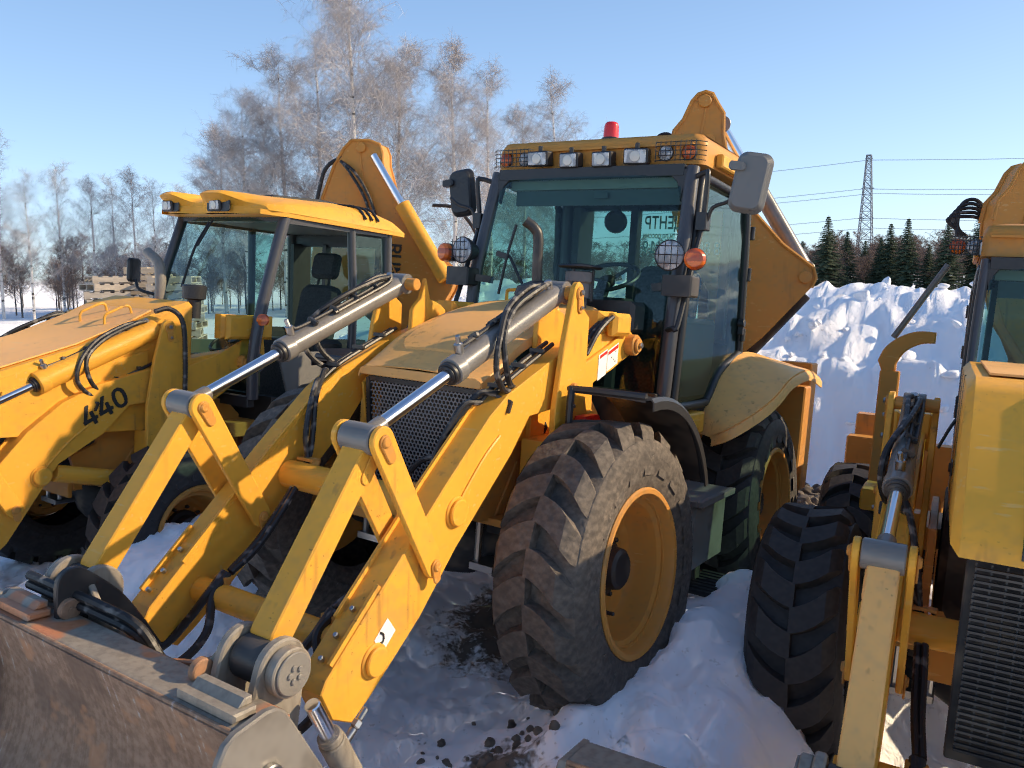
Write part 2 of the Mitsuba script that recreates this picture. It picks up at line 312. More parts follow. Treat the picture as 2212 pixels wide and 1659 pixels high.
def build_ground():
    xs = graded(-420, 60, -3.2, 3.4, 0.036, 1.045); ys = graded(-330, 330, -3.4, 2.6, 0.036, 1.05)
    X, Y = np.meshgrid(xs, ys, indexing="ij"); Z = ground_w(X, Y)
    n, m = X.shape; i = np.arange(n - 1)[:, None] * m + np.arange(m - 1)[None, :]; i = i.ravel()
    F = np.vstack([np.column_stack([i, i + m, i + m + 1]), np.column_stack([i, i + m + 1, i + 1])])
    return TM(np.column_stack([X.ravel(), Y.ravel(), Z.ravel()]), F)
def snow_fn(p, n, uv):
    a = fbm(p.x * 1.7, p.y * 1.7, p.z * 1.7, 4); b = fbm(p.x * 17, p.y * 17, p.z * 17, 3); c = fbm(p.x * 60, p.y * 60, p.z * 60, 2)
    # churned mud and grit under and in front of the middle machine, and where the heap was dug
    m1 = smoothstep(1.3, 0.3, dr.sqrt(dr.square((p.x + 0.9) / 1.0) + dr.square((p.y - 0.0) / 0.55)))
    m2 = smoothstep(1.3, 0.3, dr.sqrt(dr.square((p.x - 1.0) / 0.45) + dr.square((p.y - 0.78) / 0.22)))
    m3 = smoothstep(1.3, 0.4, dr.sqrt(dr.square((p.x + 4.9) / 0.45) + dr.square((p.y - 0.9) / 0.9)))
    near = dr.maximum(dr.maximum(m1, m2 * 0.9), m3 * 0.75)
    t = smoothstep(0.54, 0.68, 0.48 * a + 0.30 * b + 0.20 * c + 0.38 * near - 0.09)
    grit = smoothstep(0.74, 0.82, c) * smoothstep(0.5, 0.65, a) * 0.35
    snow = mix((0.84, 0.86, 0.90), (0.79, 0.78, 0.79), smoothstep(0.45, 0.75, a) * 0.6)
    mud = mix((0.05, 0.045, 0.04), (0.20, 0.17, 0.14), b)
    return mix(mix(snow, mud, t), (0.25, 0.2, 0.16), grit)
scene["snow_bsdf"] = {"type": "twosided", "bsdf": {"type": "bumpmap", "scale": 1.0, "arbitrary": mikit.proc(lambda p, n, uv: 0.020 * fbm(p.x * 22, p.y * 22, p.z * 22, 4) + 0.007 * fbm(p.x * 120, p.y * 120, p.z * 120, 2), 2e-3),
    "bsdf": {"type": "principled", "base_color": mikit.proc(snow_fn), "roughness": 0.55, "specular": 0.35}}}
scene["snow_ground"] = mikit.ply(build_ground(), "snow_bsdf", smooth=True)
labels["snow_ground"] = {"label": "trampled snow of the yard with the pushed-up snow heap behind", "kind": "structure"}

# ------------------------------------------------------------------ trees
def prisms(P0, P1, R0, R1, k=3):
    """Thin k-sided prisms from P0 to P1 as one mesh."""
    P0, P1 = np.asarray(P0, float), np.asarray(P1, float); n = len(P0); d = P1 - P0; d /= np.linalg.norm(d, axis=1, keepdims=True) + 1e-9
    a = np.cross(d, np.where(np.abs(d[:, 2:]) < 0.9, [[0, 0, 1.0]], [[1.0, 0, 0]])); a /= np.linalg.norm(a, axis=1, keepdims=True); b = np.cross(d, a)
    th = np.arange(k) * 2 * math.pi / k; c, s = np.cos(th)[None, :, None], np.sin(th)[None, :, None]
    ring = c * a[:, None] + s * b[:, None]
    V = np.concatenate([P0[:, None] + ring * np.reshape(R0, (-1, 1, 1)), P1[:, None] + ring * np.reshape(R1, (-1, 1, 1))], 1).reshape(-1, 3)
    j = np.arange(k); q = np.concatenate([np.column_stack([j, (j + 1) % k, (j + 1) % k + k]), np.column_stack([j, (j + 1) % k + k, j + k])])
    return TM(V, (q[None] + (np.arange(n) * 2 * k)[:, None, None]).reshape(-1, 3))
def birch(seed, H=15.0, spread=1.0, limbs=46, twig_r=0.0065, dens=1.0, r0=None):
    """A bare birch: white trunk, rising limbs, and fine hanging twigs. Returns (trunk, crown)."""
    r = np.random.default_rng(seed); r0 = r0 or H * 0.0095
    t = np.linspace(0, 1, 22); wob = np.cumsum(r.normal(0, 0.05, (22, 2)), 0) * 0.6 * H / 15; wob -= wob[0]
    tr = np.column_stack([wob, t * H])
    trunk = tube(tr, r0 * (1 - t) ** 0.8 + 0.012, 8, sm=False)
    S0, S1, A0, A1 = [], [], [], []
    def curve(p, d, L, n, droop, ra, rb):
        pts = [p]; d = d / np.linalg.norm(d)
        for i in range(n):
            d = d + np.array([0, 0, -droop]) + r.normal(0, 0.10, 3); d /= np.linalg.norm(d); pts.append(pts[-1] + d * L / n)
        rad = np.linspace(ra, rb, n + 1)
        for i in range(n): S0.append(pts[i]); S1.append(pts[i + 1]); A0.append(rad[i]); A1.append(rad[i + 1])
        return np.array(pts)
    tips = []
    for i in range(limbs):
        h = 0.16 + 0.82 * (i + r.random()) / limbs; b = np.array([np.interp(h, t, tr[:, k]) for k in range(3)]); az = r.uniform(0, 2 * math.pi)
        L = spread * H * (0.30 * (1 - h) ** 0.62 + 0.04) * r.uniform(0.7, 1.15); el = math.radians(r.uniform(42, 70))
        d = np.array([math.cos(az) * math.cos(el), math.sin(az) * math.cos(el), math.sin(el)])
        c = curve(b, d, L, 6, 0.02, 0.014 * H / 15 * (1.6 - h) + 0.006, 0.008)
        for j in range(int(8 + L * 3)):
            u = r.uniform(0.2, 1.0); q = np.array([np.interp(u, np.linspace(0, 1, 7), c[:, k]) for k in range(3)])
            az2 = r.uniform(0, 2 * math.pi); d2 = d * 0.7 + np.array([math.cos(az2), math.sin(az2), r.uniform(-0.1, 0.7)]) * 0.8
            c2 = curve(q, d2, L * r.uniform(0.22, 0.42) + 0.15, 4, 0.05, 0.0075, twig_r); tips.append(c2)
    tips = np.array(tips); N = len(tips)
    # fine twigs, all at once
    def sprays(base, n, L, droop, ra, rb, seg):
        m = len(base) * n; idx = np.repeat(np.arange(len(base)), n); u = r.uniform(0.1, 1, m) * (base.shape[1] - 1); i0 = np.minimum(u.astype(int), base.shape[1] - 2); f = (u - i0)[:, None]
        p = base[idx, i0] * (1 - f) + base[idx, i0 + 1] * f; ax = base[idx, i0 + 1] - base[idx, i0]; ax /= np.linalg.norm(ax, axis=1, keepdims=True)
        d = ax * 0.6 + r.normal(0, 0.55, (m, 3)); d /= np.linalg.norm(d, axis=1, keepdims=True); l = r.uniform(0.5, 1.3, m)[:, None] * L
        pts = [p]
        for k in range(seg):
            d = d + np.array([0, 0, -droop]) + r.normal(0, 0.12, (m, 3)); d /= np.linalg.norm(d, axis=1, keepdims=True); pts.append(pts[-1] + d * l / seg)
        P = np.stack(pts, 1); rad = np.linspace(ra, rb, seg + 1)
        P0, P1 = P[:, :-1].reshape(-1, 3), P[:, 1:].reshape(-1, 3)
        return P, prisms(P0, P1, np.tile(rad[:-1], m), np.tile(rad[1:], m))
    T1, m1 = sprays(tips, max(1, round(7.6 * dens)), 0.55 * H / 15, 0.10, twig_r, twig_r * 0.8, 3)
    T2, m2 = sprays(T1, max(1, round(2.4 * dens)), 0.36 * H / 15, 0.20, twig_r * 0.8, twig_r * 0.55, 2)
    return trunk, cat(prisms(S0, S1, np.array(A0), np.array(A1)), m1, m2)
def spruce(seed, H=12.0):
    r = np.random.default_rng(seed); trunk = cyl((0, 0, 0), (0, 0, H), 0.16, 8, 0.001, 0.02)
    P0, P1, R0, R1 = [], [], [], []
    z = 0.6
    while z < H - 0.15:
        L = (H - z) * 0.33 + 0.15; n = 10 if z < H * 0.8 else 6; ph = r.uniform(0, 6.28)
        for i in range(n):
            a = ph + i * 2 * math.pi / n + r.normal(0, 0.15); l = L * r.uniform(0.65, 1.15); e = r.uniform(-0.25, 0.05); d = np.array([math.cos(a), math.sin(a), e]); b = np.array([0, 0, z])
            tip = b + d * l + (0, 0, -0.10 * l); sd = np.array([-math.sin(a), math.cos(a), 0])
            P0.append(b); P1.append(tip); R0.append(0.05); R1.append(0.015)
            for u in np.linspace(0.18, 1.0, max(4, int(l * 5))):
                q = b + (tip - b) * u
                for sgn in (1, -1):
                    w = l * 0.30 * (1.12 - u) + 0.10; P0.append(q); P1.append(q + sd * sgn * w + d * w * 0.7 + np.array([0, 0, r.uniform(-0.35, -0.1) * w])); R0.append(0.045 + 0.025 * (1 - u)); R1.append(0.012)
                P0.append(q); P1.append(q + np.array([0, 0, -0.18 - 0.10 * r.random()]) + d * 0.05); R0.append(0.05); R1.append(0.012)
        z += 0.28 + 0.12 * (H - z) / H
    return trunk, prisms(P0, P1, np.array(R0), np.array(R1))
mat("birch_bark", proc(lambda p, n, uv: mix((0.62, 0.58, 0.54), (0.06, 0.055, 0.05), smoothstep(0.60, 0.70, fbm(p.x * 2.0, p.y * 2.0, p.z * 9, 3)))), 0.8)
mat("birch_twig", proc(lambda p, n, uv: mix((0.29, 0.265, 0.26), (0.50, 0.475, 0.48), noise(p.x * 0.8, p.y * 0.8, p.z * 0.8))), 0.8)
mat("alder_bark", (0.14, 0.12, 0.105), 0.85)
mat("alder_twig", proc(lambda p, n, uv: mix((0.15, 0.105, 0.085), (0.24, 0.17, 0.14), noise(p.x * 0.3, p.y * 0.3, p.z * 0.3))), 0.85)
mat("spruce_bark", (0.09, 0.07, 0.055), 0.85)
mat("spruce_needles", proc(lambda p, n, uv: mix((0.028, 0.05, 0.028), (0.06, 0.085, 0.045), noise(p.x * 1.3, p.y * 1.3, p.z * 1.3))), 0.8)
def group(key, trunk, crown, bt, bc):
    scene[key] = {"type": "shapegroup", "trunk": mikit.ply(trunk, bt, smooth=40), "crown": mikit.ply(crown, bc, smooth=False)}
for i, (sd, sp, lb, ds) in enumerate(((3, 1.12, 46, 0.86), (12, 1.32, 40, 0.86), (31, 0.98, 36, 0.66))):
    group(f"birch_kind_{i}", *birch(sd, 15.0, sp, lb, 0.0060, ds, 0.17), "birch_bark", "birch_twig")
group("birch_kind_3", *birch(71, 15.0, 1.05, 24, 0.0062, 0.62, 0.13), "birch_bark", "birch_twig")
group("alder_kind_0", *birch(57, 8.0, 1.5, 22, 0.014, 0.42, 0.09), "alder_bark", "alder_twig")
group("alder_kind_1", *birch(58, 7.0, 1.7, 20, 0.015, 0.42, 0.08), "alder_bark", "alder_twig")
for i in range(2): group(f"spruce_kind_{i}", *spruce(80 + i, 12.0), "spruce_bark", "spruce_needles")
def plant(name, kind, x, y, h, h0, label=None, category=None, grp=None, stuff=False, turn=None, lean=0):
    key = numbered(name); z = float(ground_w(np.array([x]), np.array([y]))[0]) - 0.1
    s = h / h0
    scene[key] = {"type": "instance", "shapegroup": {"type": "ref", "id": kind}, "to_world": T4().translate([x, y, z]).rotate([1, 0, 0], lean).rotate([0, 0, 1], float(rng.uniform(0, 360)) if turn is None else turn).scale([s * rng.uniform(0.9, 1.1), s * rng.uniform(0.9, 1.1), s])}
    if stuff: labels.setdefault(key, {"label": label, "kind": "stuff", "category": category})
    else: labels[key] = {"label": label, "category": category, **({"group": grp} if grp else {})}
BIG = [(-26.1, -25.1, 15.4, 0, "tallest bare birch, its top cut off by the picture's upper edge"), (-25.1, -28.9, 11.9, 1, "broad bare birch left of the tallest one, standing over the left loader's cab"), (-28.6, -29.7, 13.9, 2, "slim bare birch just behind and left of the tallest one"),
       (-23.1, -29.3, 9.8, 1, "lower rounded bare birch at the left end of the tall group"), (-25.4, -33.9, 9.2, 0, "small bare birch behind the left end of the tall group"), (-30.5, -26.2, 13.0, 1, "bare birch directly right of the tallest one"),
       (-29.9, -22.2, 12.3, 0, "second tallest bare birch, left of the middle loader's cab"), (-34.2, -23.1, 12.6, 2, "slim bare birch behind the black mirror of the middle loader"), (-39.4, -24.2, 11.2, 1, "bare birch whose top shows just left of the middle cab roof"), (-38.1, -20.5, 12.6, 2, "lone leaning bare birch seen above the middle cab roof, left of the red beacon")]
for x, y, h, k, lb in BIG:
    plant("birch_tree", f"birch_kind_{k}", x, y, h, 15.0, lb, "tree", lean=4 if "leaning" in lb else 0)
LOW = [(-20.8, -34.7, 6.9, "taller of the thin bare trees above the pallets at the left"), (-22.2, -38.5, 6.9, None), (-20.5, -32.5, 6.2, None), (-26.3, -38.2, 6.8, None), (-19.8, -36.5, 6.5, None), (-19.6, -38.9, 7.3, None), (-16.6, -36.0, 6.4, None), (-16.4, -38.3, 8.2, None), (-27, -36, 6.2, None), (-24, -36, 5.6, None)]
for i, (x, y, h, lb) in enumerate(LOW):
    plant("birch_tree", f"birch_kind_{3 if i % 4 else 2}", x, y, h, 15.0, lb or "thin low bare birch of the row behind the pallets at the left", "tree", None if lb else "thin low birches behind the pallets")
SPR = [(-133.9, -27.0, 11.1, "tallest dark spruce left of the lattice pylon"), (-144.3, -26.1, 10.5, "slim spruce between the tallest spruce and the lattice pylon"), (-145.2, -21.0, 10.0, "first spruce right of the lattice pylon"), (-140.4, -18.9, 10.4, "second spruce right of the lattice pylon"), (-135.8, -15.8, 10.3, "third spruce right of the lattice pylon"),
       (-152.5, -35.3, 9.6, "low spruce beside the middle loader's rear boom"), (-142.5, -34.3, 8.6, "smallest spruce beside the middle loader's rear boom"), (-146.1, -13.9, 9.2, "spruce near the right edge of the picture, the lowest there"), (-136.4, -10.4, 10.0, "fifth spruce right of the lattice pylon"), (-141.7, -6.6, 10.8, "last but one spruce at the right edge"), (-146.9, -3.1, 9.6, "rightmost spruce of the far wood"), (-159.6, -25.9, 9.6, "spruce behind the lattice pylon")]
SPR = [(cam_o[0] + (x - cam_o[0]) * 0.80, cam_o[1] + (y - cam_o[1]) * 0.80, 1.8 + (h - 1.8) * 0.80, lb) for x, y, h, lb in SPR]
for i, (x, y, h, lb) in enumerate(SPR): plant("spruce_tree", f"spruce_kind_{i % 2}", x, y, h * (1.04, 0.92, 0.86, 1.0, 1.05, 0.9, 0.95, 0.8, 1.02, 1.1, 0.84, 0.9)[i], 12.0, lb, "tree")
r_ = np.random.default_rng(5)
for i in range(190):                                  # the far bare wood reads as one brown mass
    a = math.radians(r_.uniform(181.5, 197)); d = r_.uniform(114, 160) if i % 6 == 0 else r_.uniform(128, 168)
    plant("bare_wood", f"alder_kind_{i % 2}", cam_o[0] + d * math.cos(a), cam_o[1] + d * math.sin(a), r_.uniform(3.6, 6.0) if d < 135 else r_.uniform(5.0, 8.2), 7.5, "brown leafless wood below the spruces", "wood", stuff=True)
for i in range(170):
    a = math.radians(r_.uniform(197, 249)); d = r_.uniform(44, 66)
    plant("bare_thicket", f"alder_kind_{i % 2}", cam_o[0] + d * math.cos(a), cam_o[1] + d * math.sin(a), r_.uniform(2.0, 4.2), 7.5, "low brown thicket at the foot of the birches", "thicket", stuff=True)
# ------------------------------------------------------------------ the loaders
def tyre_mesh(R, rr, w, n=19, lug=0.054, chev=1):
    h = w / 2; b = R - lug
    half = [(rr - 0.012, 0.74 * h), (rr + 0.012, 0.86 * h), (rr + 0.03, 0.90 * h), (rr + (b - rr) * 0.5, 1.0 * h), (b - 0.05, 0.98 * h), (b - 0.015, 0.90 * h), (b, 0.75 * h), (b + 0.004, 0.3 * h)]
    m = lathe([(r, -t) for r, t in half] + [(r, t) for r, t in half[::-1]], (0, 0, 0), (0, 1, 0), 64)
    V, F = [np.array(m.vertices)], [np.array(m.faces)]; off = len(V[0])
    S = np.linspace(0, 1, 7)
    for sg_ in (1, -1):
        for i in range(n):
            t0 = 2 * math.pi * (i + (0.5 if sg_ < 0 else 0)) / n
            rows = []
            for s in S:
                y = sg_ * (-0.03 * h + s * 1.02 * h)
                top = R if s < 0.72 else R - (s - 0.72) / 0.28 * 0.085 * (0.6 + (s - 0.72) / 0.28)
                th = t0 + chev * (0.07 * s + 0.21 * s ** 2.2)
                wd = (0.052 + 0.012 * s) / R * (1.0 if s < 0.9 else 0.85)
                for dt, r in ((-wd * 1.15, top - lug - 0.02), (-wd, top), (wd, top), (wd * 1.15, top - lug - 0.02)):
                    rows.append((r * math.cos(th + dt), y, r * math.sin(th + dt)))
            k = 4; f = quads(len(S), k) + [(0, 1, 2), (0, 2, 3)] + [(len(S) * k - 4, len(S) * k - 2, len(S) * k - 3), (len(S) * k - 4, len(S) * k - 1, len(S) * k - 2)]
            f = np.array(f); f = f if sg_ < 0 else f[:, ::-1]
            V.append(np.array(rows)); F.append(f + off); off += len(rows)
    return TM(np.vstack(V), np.vstack(F))
def wheel(T, x, y, z, side, R=0.62, rr=0.335, w=0.40, tmat="tyre_muddy", camber=4.2, phase=0, rmat="yellow_paint", steer=0, chev=1):
    M = shift(x, y, z) @ rot((0, 0, 1), steer) @ rot((1, 0, 0), camber) @ (np.eye(4) if side > 0 else rot((0, 0, 1), 180)) @ rot((0, 1, 0), phase)
    tm = tyre_mesh(R, rr, w, chev=chev); h = w / 2
    v = np.array(tm.vertices); v = v + (0.012 if tmat == 'tyre_muddy' else 0.008) * (meshkit.fbm(v * 9 + phase, 3)[:, None] - 0.5) * v / np.linalg.norm(v, axis=1, keepdims=True)
    wk = numbered(T.key + "__wheel")[len(T.key) + 2:]
    T.part(wk + "__tyre", mv(TM(v, tm.faces), M), tmat, smooth=30)
    rim = lathe([(rr + 0.016, 0.80 * h), (rr + 0.020, 0.90 * h), (rr + 0.012, 0.945 * h), (rr - 0.006, 0.93 * h), (rr - 0.014, 0.84 * h), (rr - 0.018, 0.70 * h), (rr - 0.05, 0.60 * h), (rr - 0.056, 0.15 * h),
                 (rr - 0.075, -0.02 * h), (rr - 0.115, -0.08 * h), (0.20, -0.10 * h), (0.155, -0.03 * h), (0.10, -0.03 * h), (0, -0.03 * h)], (0, 0, 0), (0, 1, 0), 56)
    T.part(wk + "__rim", mv(rim, M), rmat, smooth=30)
    ring = lathe([(rr - 0.030, 0.66 * h), (rr - 0.022, 0.655 * h), (rr - 0.024, 0.69 * h), (rr - 0.032, 0.69 * h)], (0, 0, 0), (0, 1, 0), 48, closed=True)
    T.part(wk + "__lock_ring", mv(ring, M), rmat)
    hub = [lathe([(0.125, -0.05 * h), (0.12, 0.10 * h), (0.095, 0.14 * h), (0.085, 0.42 * h), (0.07, 0.48 * h), (0, 0.48 * h)], (0, 0, 0), (0, 1, 0), 28)]
    for i in range(10):
        a = i * math.pi / 5; c, s_ = 0.142 * math.cos(a), 0.142 * math.sin(a)
        hub.append(cyl((c, -0.06 * h, s_), (c, 0.08 * h, s_), 0.011, 6))
    T.part(wk + "__hub", mv(cat(*hub), M), "black_metal")
    vs = cat(bar((rr - 0.075, 0.30 * h, 0.03), (rr - 0.10, 0.62 * h, 0.03), 0.035, 0.05), cyl((rr - 0.10, 0.35 * h, 0.03), (rr - 0.10, 0.80 * h, 0.03), 0.008, 8))
    T.part(wk + "__valve", mv(vs, M @ rot((0, 1, 0), -phase + 38)), "black_metal")

def lamp_box(T, path, c, d, w, h, dep, lens="lens_clear"):
    """A rectangular work lamp at c that faces along the horizontal direction d."""
    a = math.degrees(math.atan2(d[1], d[0])); M = shift(*c) @ rot((0, 0, 1), a) @ rot((0, 1, 0), 8)
    p = T.part(path, mv(cat(prism(rpoly(-w / 2, w / 2, -h / 2, h / 2, 0.012), -dep, 0, "x", 0.006), box(-dep * 0.7, -dep * 0.4, -0.012, 0.012, h / 2 - 0.004, h / 2 + 0.03)), M), "black_plastic")
    lens_m = prism(rpoly(-w / 2 + 0.008, w / 2 - 0.008, -h / 2 + 0.008, h / 2 - 0.008, 0.008), 0.001, 0.008, "x", 0.003)
    T.part(p + "__lens", mv(lens_m, M), lens)
    T.part(p + "__reflector", mv(lathe([(0.03, 0.0085), (0.028, 0.011), (0.0, 0.012)], (0, 0, 0), (1, 0, 0), 20), M), "steel")
    return p

def round_lamp(T, path, c, d, r, lens, guard=True, body="black_plastic", dep=0.06):
    a = math.degrees(math.atan2(d[1], d[0])); M = shift(*c) @ rot((0, 0, 1), a)
    p = T.part(path, mv(lathe([(0, -dep), (r * 0.6, -dep), (r * 1.02, -dep * 0.25), (r * 1.08, 0), (r * 1.0, 0.004)], (0, 0, 0), (1, 0, 0), 28), M), body)
    T.part(p + "__lens", mv(lathe([(r * 1.0, 0.001), (r * 0.8, 0.010), (r * 0.4, 0.016), (0, 0.018)], (0, 0, 0), (1, 0, 0), 28), M), lens)
    if guard:
        g = [tube([(0.03, t * r, -math.sqrt(max(0, 1.15 - t * t)) * r), (0.036, t * r, math.sqrt(max(0, 1.15 - t * t)) * r)], 0.0025, 5, sm=False) for t in (-0.66, -0.22, 0.22, 0.66)]
        g += [tube([(0.033, -math.sqrt(max(0, 1.15 - t * t)) * r, t * r), (0.036, math.sqrt(max(0, 1.15 - t * t)) * r, t * r)], 0.0025, 5, sm=False) for t in (-0.6, 0, 0.6)]
        T.part(p + "__guard", mv(cat(*g), M), "black_metal")
    return p

ARM = [(-0.66, 1.60), (-0.60, 1.625), (-0.30, 1.585), (0.04, 1.495), (0.41, 1.345), (0.53, 1.265), (0.79, 1.03), (1.335, 0.50), (1.355, 0.46), (1.30, 0.36), (1.21, 0.315), (1.13, 0.37), (0.89, 0.575), (0.70, 0.785), (0.36, 1.10), (0.24, 1.245), (0.07, 1.262), (-0.50, 1.42), (-0.66, 1.48)]
def machine(T, kind, arm_rot=0.0):
    main, left, right = kind == "main", kind == "left", kind == "right"
    # ---- chassis and underbody
    fr = "ochre_and_shade_paint"
    ch = T.part("chassis", cat(prism([(-0.75, 0.80), (0.10, 0.74), (0.40, 0.80), (0.46, 0.98), (0.30, 1.04), (0.20, 1.27), (-0.62, 1.27), (-0.75, 1.15)], 0.30, 0.335), prism([(-0.75, 0.80), (0.10, 0.74), (0.40, 0.80), (0.46, 0.98), (0.30, 1.04), (0.20, 1.27), (-0.62, 1.27), (-0.75, 1.15)], -0.335, -0.30),
        box(-2.5, -0.7, -0.28, 0.28, 0.62, 0.92), box(0.36, 0.42, -0.30, 0.30, 0.76, 0.86), box(-1.0, -0.55, -0.5, 0.5, 1.02, 1.12)), fr)
    T.part(ch + "__front_plate", prism([(-0.30, 0.72), (0.30, 0.72), (0.30, 0.84), (0.24, 0.87), (-0.24, 0.87), (-0.30, 0.84)], 0.422, 0.45, "x"), fr)
    T.part("engine", cat(box(-0.70, 0.22, -0.28, 0.28, 0.78, 1.34, 0.03), box(-0.5, 0.1, -0.2, 0.2, 0.62, 0.8, 0.03), cyl((-0.3, 0.26, 1.15), (-0.1, 0.30, 1.15), 0.08), cyl((-0.7, 0, 0.95), (-1.5, 0, 0.85), 0.05), box(-0.62, -0.4, 0.1, 0.31, 0.7, 1.0, 0.02)), "undercarriage")
    for i, x in enumerate((0.0, -2.02)):
        zc = 0.61 if i == 0 else 0.575
        ax = lathe([(0, -0.62), (0.07, -0.62), (0.085, -0.45), (0.10, -0.25), (0.17, -0.12), (0.19, 0), (0.17, 0.12), (0.10, 0.25), (0.085, 0.45), (0.07, 0.62), (0, 0.62)], (x, 0, zc), (0, 1, 0), 24)
        k = T.part("axle", cat(ax, *[box(x - 0.11, x + 0.11, s * 0.30 - 0.06, s * 0.30 + 0.06, zc + 0.07, zc + 0.16) for s in (-1, 1)]), "undercarriage")
        for s in (-1, 1):
            pl = cat(box(x - 0.02, x + 0.24, s * 0.33 - 0.10, s * 0.33 + 0.10, zc + 0.145, zc + 0.175), prism([(x - 0.02, zc + 0.175), (x + 0.2, zc + 0.175), (x + 0.05, zc + 0.40), (x - 0.02, zc + 0.40)], s * 0.33 - 0.012, s * 0.33 + 0.012))
            T.part(k + "__mount", pl, fr)
            T.part(k + "__stud", cat(*[cyl((x + a, s * 0.33 + b, zc - 0.07), (x + a, s * 0.33 + b, zc + 0.19), 0.016, 8) for a in (0.03, 0.19) for b in (-0.07, 0.07)], box(x - 0.01, x + 0.23, s * 0.33 - 0.09, s * 0.33 + 0.09, zc - 0.07, zc - 0.04)), "steel")
    # ---- wheels
    tm = ("tyre_muddy", "tyre_clean") if main else ("tyre_clean", "tyre_clean")
    R = 0.62 if not left else 0.54
    rr = 0.335 if not left else 0.275
    for s in (1, -1):
        wheel(T, 0, s * 0.775, R - (0 if main else 0.0), s, R, rr, 0.40, tm[0], 4.2, 5, "ochre_and_shade_paint", steer=-1.5 if main else 0, chev=s * (-1 if main else 1))
        wheel(T, -2.02, s * 0.775, 0.575 if not left else R, s, 0.60 if not left else R, rr, 0.40, tm[1], 4.2, 17, "ochre_and_shade_paint")
    # ---- hood, grille
    hp = [(0.36, 1.375), (0.30, 1.405), (0.21, 1.46), (0.08, 1.535), (-0.16, 1.62), (-0.43, 1.685), (-0.64, 1.715)]
    hp = np.array(hp)
    def hood_rows(hw, dz, sidez):
        rows = []
        for i, (x, z) in enumerate(spline(np.column_stack([hp, hp[:, :1] * 0]), 4)[:, :2]):
            sec = [(-hw, z - sidez), (-hw, z - 0.035), (-hw + 0.008, z - 0.014), (-hw + 0.035, z - 0.002), (-hw * 0.6, z + 0.010), (0, z + 0.016), (hw * 0.6, z + 0.010), (hw - 0.035, z - 0.002), (hw - 0.008, z - 0.014), (hw, z - 0.035), (hw, z - sidez)]
            rows.append([(x, y, zz + dz) for y, zz in sec])
        return np.array(rows)
    if main:
        hd = T.part("hood", cat(sheet(hood_rows(0.338, 0, 0.045), 0.006), prism([(-0.332, 1.342), (0.332, 1.342), (0.335, 1.37), (0.30, 1.384), (-0.30, 1.384), (-0.335, 1.37)], 0.352, 0.362, "x", 0.003)), "pale_paint", label="pale ochre engine hood with a stamped panel")
        # the stamped panel: a low raised field with round corners
        P = []
        for t in (0, 0.012, 0.03, 0.06, 0.10, 0.14, 0.2, 0.3, 0.4, 0.5, 0.6, 0.7, 0.8, 0.86, 0.90, 0.94, 0.97, 0.988, 1):
            x = 0.235 - 0.70 * t; z = np.interp(-x, -hp[:, 0], hp[:, 1]); e = min(t, 1 - t)
            half = 0.255 - 0.075 * max(0, 1 - e / 0.13) ** 2
            rim = 0.0 if t in (0, 1) else 1.0
            P.append([(x, y * half, z + 0.006 + 0.0165 * (1 - (y * half / 0.335) ** 2) + (0.009 if abs(y) < 0.999 and rim else -0.010)) for y in (-1, -0.97, -0.8, -0.5, 0, 0.5, 0.8, 0.97, 1)])
        T.part(hd + "__stamped_panel", sheet(np.array(P)), "pale_paint", smooth=25)
        T.part(hd + "__handle", tube([(-0.60, -0.20, 1.71), (-0.60, -0.20, 1.765), (-0.60, -0.185, 1.78), (-0.60, -0.06, 1.785), (-0.60, -0.045, 1.77), (-0.60, -0.045, 1.71)], 0.009, 8, 4), "yellow_paint")
        for s in (1, -1):
            T.part(hd + "__side_panel", prism([(0.30, 1.10), (0.335, 1.30), (0.20, 1.40), (0.06, 1.47), (-0.16, 1.555), (-0.62, 1.65), (-0.62, 1.10)], s * 0.335, s * 0.348), "yellow_paint")
        T.part(hd + "__catch", cat(cyl((-0.05, 0.349, 1.42), (-0.05, 0.362, 1.42), 0.018), box(-0.08, -0.02, 0.349, 0.358, 1.39, 1.45)), "black_metal")
    else:
        def HZ(m):                                   # the hood of the machine at the right is shorter and narrower
            v = np.array(m.vertices)
            if right: v[:, 1] = v[:, 1] * 0.82 + 0.09
            return TM(v, m.faces)
        pr = [(1.15, 1.42), (0.9, 1.50), (0.45, 1.64), (0.10, 1.79), (-0.05, 1.87), (-0.25, 1.93), (-0.28, 1.90), (-0.28, 1.40), (1.15, 1.10)]
        if right:
            for q in (-0.10, 0.42): T.part("hood_seam", HZ(box(q - 0.004, q + 0.004, -0.4415, 0.4415, 1.36, 1.93, 0.001)), "decal_black")
            for q in (-0.22, 0.22): T.part("hood_seam", HZ(tube([(x_ + 0.002, q, z_ + 0.001) for x_, z_ in ((1.36, 1.46), (1.36, 1.50), (1.28, 1.62), (1.02, 1.90), (0.92, 1.945), (-0.45, 1.965))], 0.0045, 5, sm=False)), "decal_black")
            T.part("hood_catch", HZ(cat(box(0.10, 0.20, -0.452, -0.44, 1.50, 1.56, 0.004), cyl((0.15, -0.46, 1.53), (0.15, -0.45, 1.53), 0.02))), "black_metal")
            pr = [(1.36, 1.50), (1.28, 1.62), (1.02, 1.90), (0.92, 1.945), (-0.45, 1.965), (-0.50, 1.94), (-0.50, 1.30), (1.36, 1.44)]
        hd = T.part("hood", HZ(prism(pr, -0.44, 0.44, "y", 0.03)), "yellow_paint", label="high hood with a tall flat side")
        T.part(hd + "__top_panel", HZ(sheet(np.array([[(x, y, z + 0.006) for y in np.linspace(-0.36, 0.36, 5)] for x, z in (((1.1, 1.436), (0.9, 1.50), (0.45, 1.64), (0.10, 1.79), (-0.02, 1.852)) if left else ((0.85, 1.946), (0.4, 1.953), (-0.1, 1.96), (-0.3, 1.963)))]), 0.008)), "pale_paint")
